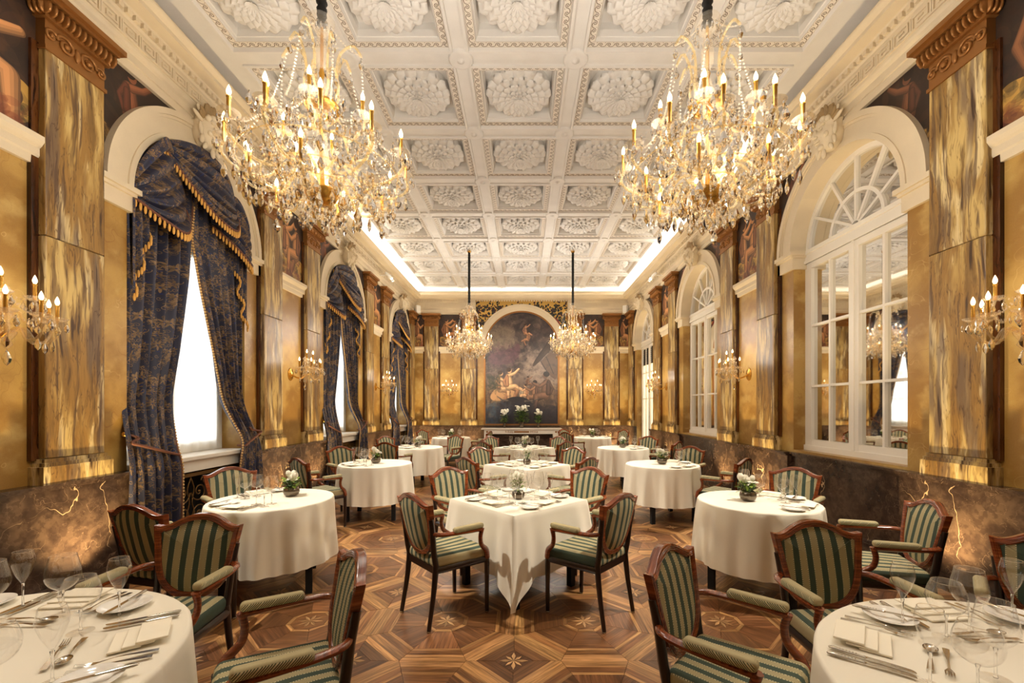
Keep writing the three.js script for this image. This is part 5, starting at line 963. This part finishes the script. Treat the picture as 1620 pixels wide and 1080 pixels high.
for (const [key, list] of [['NL', [['tulip', -1.54, 1.65], ['burgundy', -1.575, 1.54], ['bordeaux', -1.775, 1.67], ['tulip', -1.36, 1.25], ['burgundy', -1.47, 1.2], ['tulip', -2.0, 1.73], ['bordeaux', -1.97, 1.6]]], ['NR', [['tulip', 1.395, 1.593], ['burgundy', 1.465, 1.5], ['bordeaux', 1.575, 1.53], ['tulip', 1.165, 1.24], ['burgundy', 1.27, 1.21], ['bordeaux', 1.385, 1.27], ['tulip', 1.84, 1.63], ['burgundy', 1.92, 1.55]]]]) for (const [g, x, Z] of list) lay(key, g + '_glass', x, Z, 0);
// every piece is told from its like by its place on its table
const NTH = ['', 'leftmost', 'second', 'third', 'fourth', 'fifth', 'sixth', 'seventh', 'eighth', 'ninth', 'tenth', 'eleventh', 'twelfth'];
for (const t of Object.values(tables)) for (const kind of Object.keys(kindWords)) {
  const list = t.items.filter((i) => i.kind === kind).sort((a, b) => a.sx - b.sx);
  list.forEach((i, n) => {
    const d = t.desc.replace('along the', 'by the').replace('in the centre row', 'in the centre');
    i.o.userData.label = list.length === 1 ? `${kindWords[kind]} on the ${d}` : n === 0 ? `leftmost ${kindWords[kind]} on the ${d}` : n === list.length - 1 ? `rightmost ${kindWords[kind]} on the ${d}` : `${NTH[n + 1]} ${kindWords[kind]} from left, ${d}`;
    i.o.userData.group = kindWords[kind] + 's on the dining tables';
  });
}

// ---------------------------------------------------------------- flowers
const leafGeo = (l, w) => grid(3, 4, (u, v) => { const a = u * 2 - 1; return [a * w * Math.sin(PI * Math.min(1, v * 0.92 + 0.06)), l * v * 0.8, l * v * v * 0.5 - Math.abs(a) * w * 0.25]; });
const tulipGeo = merge([0, 1, 2, 3, 4, 5].map((k) => grid(4, 5, (u, v) => { const a = (u * 2 - 1) * 0.62, r = 0.021 * Math.sin(PI * (0.12 + 0.72 * v)) * (k % 2 ? 1 : 0.9); return [r * Math.sin(a), v * 0.05, r * Math.cos(a)]; }).rotateY(k * PI / 3)));
const blossom = merge([0, 1, 2, 3, 4].map((k) => grid(2, 3, (u, v) => { const a = (u * 2 - 1) * 0.55; return [0.016 * v * Math.sin(a) * 1.2, 0.007 * Math.sin(PI * v), 0.016 * v]; }).rotateY(k * PI * 0.4)));
function bouquet(o, y0, n, spread, tall, white, seedNo) {
  seed(seedNo); const leaves = [], darks = [];
  for (let k = 0; k < n * 5; k++) { const a = rnd() * 2 * PI, r = spread * Math.sqrt(rnd()), g = leafGeo(rr(0.03, 0.06) * (tall > 0.3 ? 1.7 : 1), rr(0.008, 0.016) * (tall > 0.3 ? 1.6 : 1)).rotateX(rr(0.2, 1.3)).rotateY(a).translate(r * Math.sin(a) * 0.8, y0 + rr(0, tall * 0.72), r * Math.cos(a) * 0.8); (k % 3 ? leaves : darks).push(g); }
  part('leaves', merge(leaves), M.green, o).userData.kind = 'stuff'; part('dark_leaves', merge(darks), M.dark, o).userData.kind = 'stuff';
  for (let k = 0; k < n; k++) {
    const a = rnd() * 2 * PI, r = spread * rr(0.15, 0.9), top = V(r * Math.sin(a), y0 + tall * rr(0.72, 1.08), r * Math.cos(a)), st = part('stem', tube([[0, y0 - 0.03, 0], [r * 0.4 * Math.sin(a), y0 + tall * 0.4, r * 0.4 * Math.cos(a)], top], 0.0028, 8, 5), M.dark, o);
    const f = part('flower', k < white ? tulipGeo : blossom, M.petal, st); f.position.copy(top).y -= 0.01; f.rotation.set(rr(-0.3, 0.3), rnd() * 6, rr(-0.3, 0.3)); f.scale.setScalar((k < white ? rr(0.95, 1.2) : rr(0.9, 1.3)) * (tall > 0.3 ? 1.9 : 1));
  }
}
const bowlGeo = lathe([[0, 0], [0.03, 0], [0.05, 0.012], [0.058, 0.035], [0.054, 0.058], [0.042, 0.072], [0.04, 0.072], [0.05, 0.056], [0.052, 0.036], [0.04, 0.012], [0, 0.006]], 28);
Object.entries(tables).filter(([k]) => k[0] !== 'N').forEach(([k, t], i) => {
  const o = thing('flower_bowl', `grey glass bowl of white flowers on the ${t.desc}`, 'flowers', [t.x + CX + (k === 'L1' ? 0.1 : k === 'R1' ? -0.08 : 0), TOP + 0.0015, -(t.Z + (k === 'L1' ? 0.12 : 0))], i, 'flower bowls on the dining tables');
  part('bowl', bowlGeo, M.bowl, o); bouquet(o, 0.065, 9, 0.065, k[0] === 'C' ? 0.13 : 0.085, 5, 700 + i); o.scale.setScalar(k[0] === 'C' ? 1.0 : 1.18);
});
// console under the painting with three vases
{
  const z = -D + 0.36, c = thing('console_table', 'white console with gilt frieze below the arched painting', 'console', [0.0, 0, z]);
  part('top', rbox(2.7, 0.05, 0.46, 0.012, 0, 0.845, 0), M.joinery, c);
  part('frieze', box(-1.25, 1.25, 0.68, 0.82, -0.19, 0.19), M.joinery, c);
  const orn = [rbox(0.5, 0.05, 0.012, 0.005, 0, 0.75, 0.195)]; for (const q of [-1, 1]) { for (let k = 0; k < 4; k++) orn.push(tube(spiral(q * (0.31 + k * 0.07), 0.75, 0.032, 1.2, k, q, 0.195, 10), 0.006, 14, 5)); orn.push(lathe([[0, -0.01], [0.035, 0], [0.02, 0.012], [0, 0.014]], 12).rotateX(PI / 2).translate(q * 1.15, 0.75, 0.19)); }
  part('gilt_ornament', merge(orn), M.gilt, c);
  for (const q of [-1, 1]) part('leg', merge([box(q * 1.05, q * 1.25, 0.0, 0.68, -0.19, 0.19), box(q * 1.03, q * 1.27, 0, 0.06, -0.21, 0.21)]), M.joinery, c);
  part('back_panel', box(-1.05, 1.05, 0.02, 0.68, -0.2, -0.17), M.emperador, c);
  [[-0.58, 0.55, 'left of the large bouquet'], [0.0, 1, ''], [0.56, 0.55, 'right of the large bouquet']].forEach(([x, s, where], i) => {
    const v = thing('flower_vase', i === 1 ? 'large bouquet of white blossoms in the middle of the white console' : `small vase of white flowers ${where} on the console`, 'flowers', [x, 0.871, z]);
    part('vase', lathe([[0, 0], [0.07, 0], [0.075, 0.02], [0.065, 0.12], [0.085, 0.2], [0.08, 0.2], [0.06, 0.12], [0.065, 0.02], [0, 0.01]], 20).scale(s * 0.9 + 0.1, s * 0.4 + 0.6, s * 0.9 + 0.1), M.bowl, v);
    bouquet(v, 0.17, i === 1 ? 46 : 16, i === 1 ? 0.3 : 0.14, i === 1 ? 0.55 : 0.36, 10, 800 + i);
  });
}
renderer.render(scene, camera);
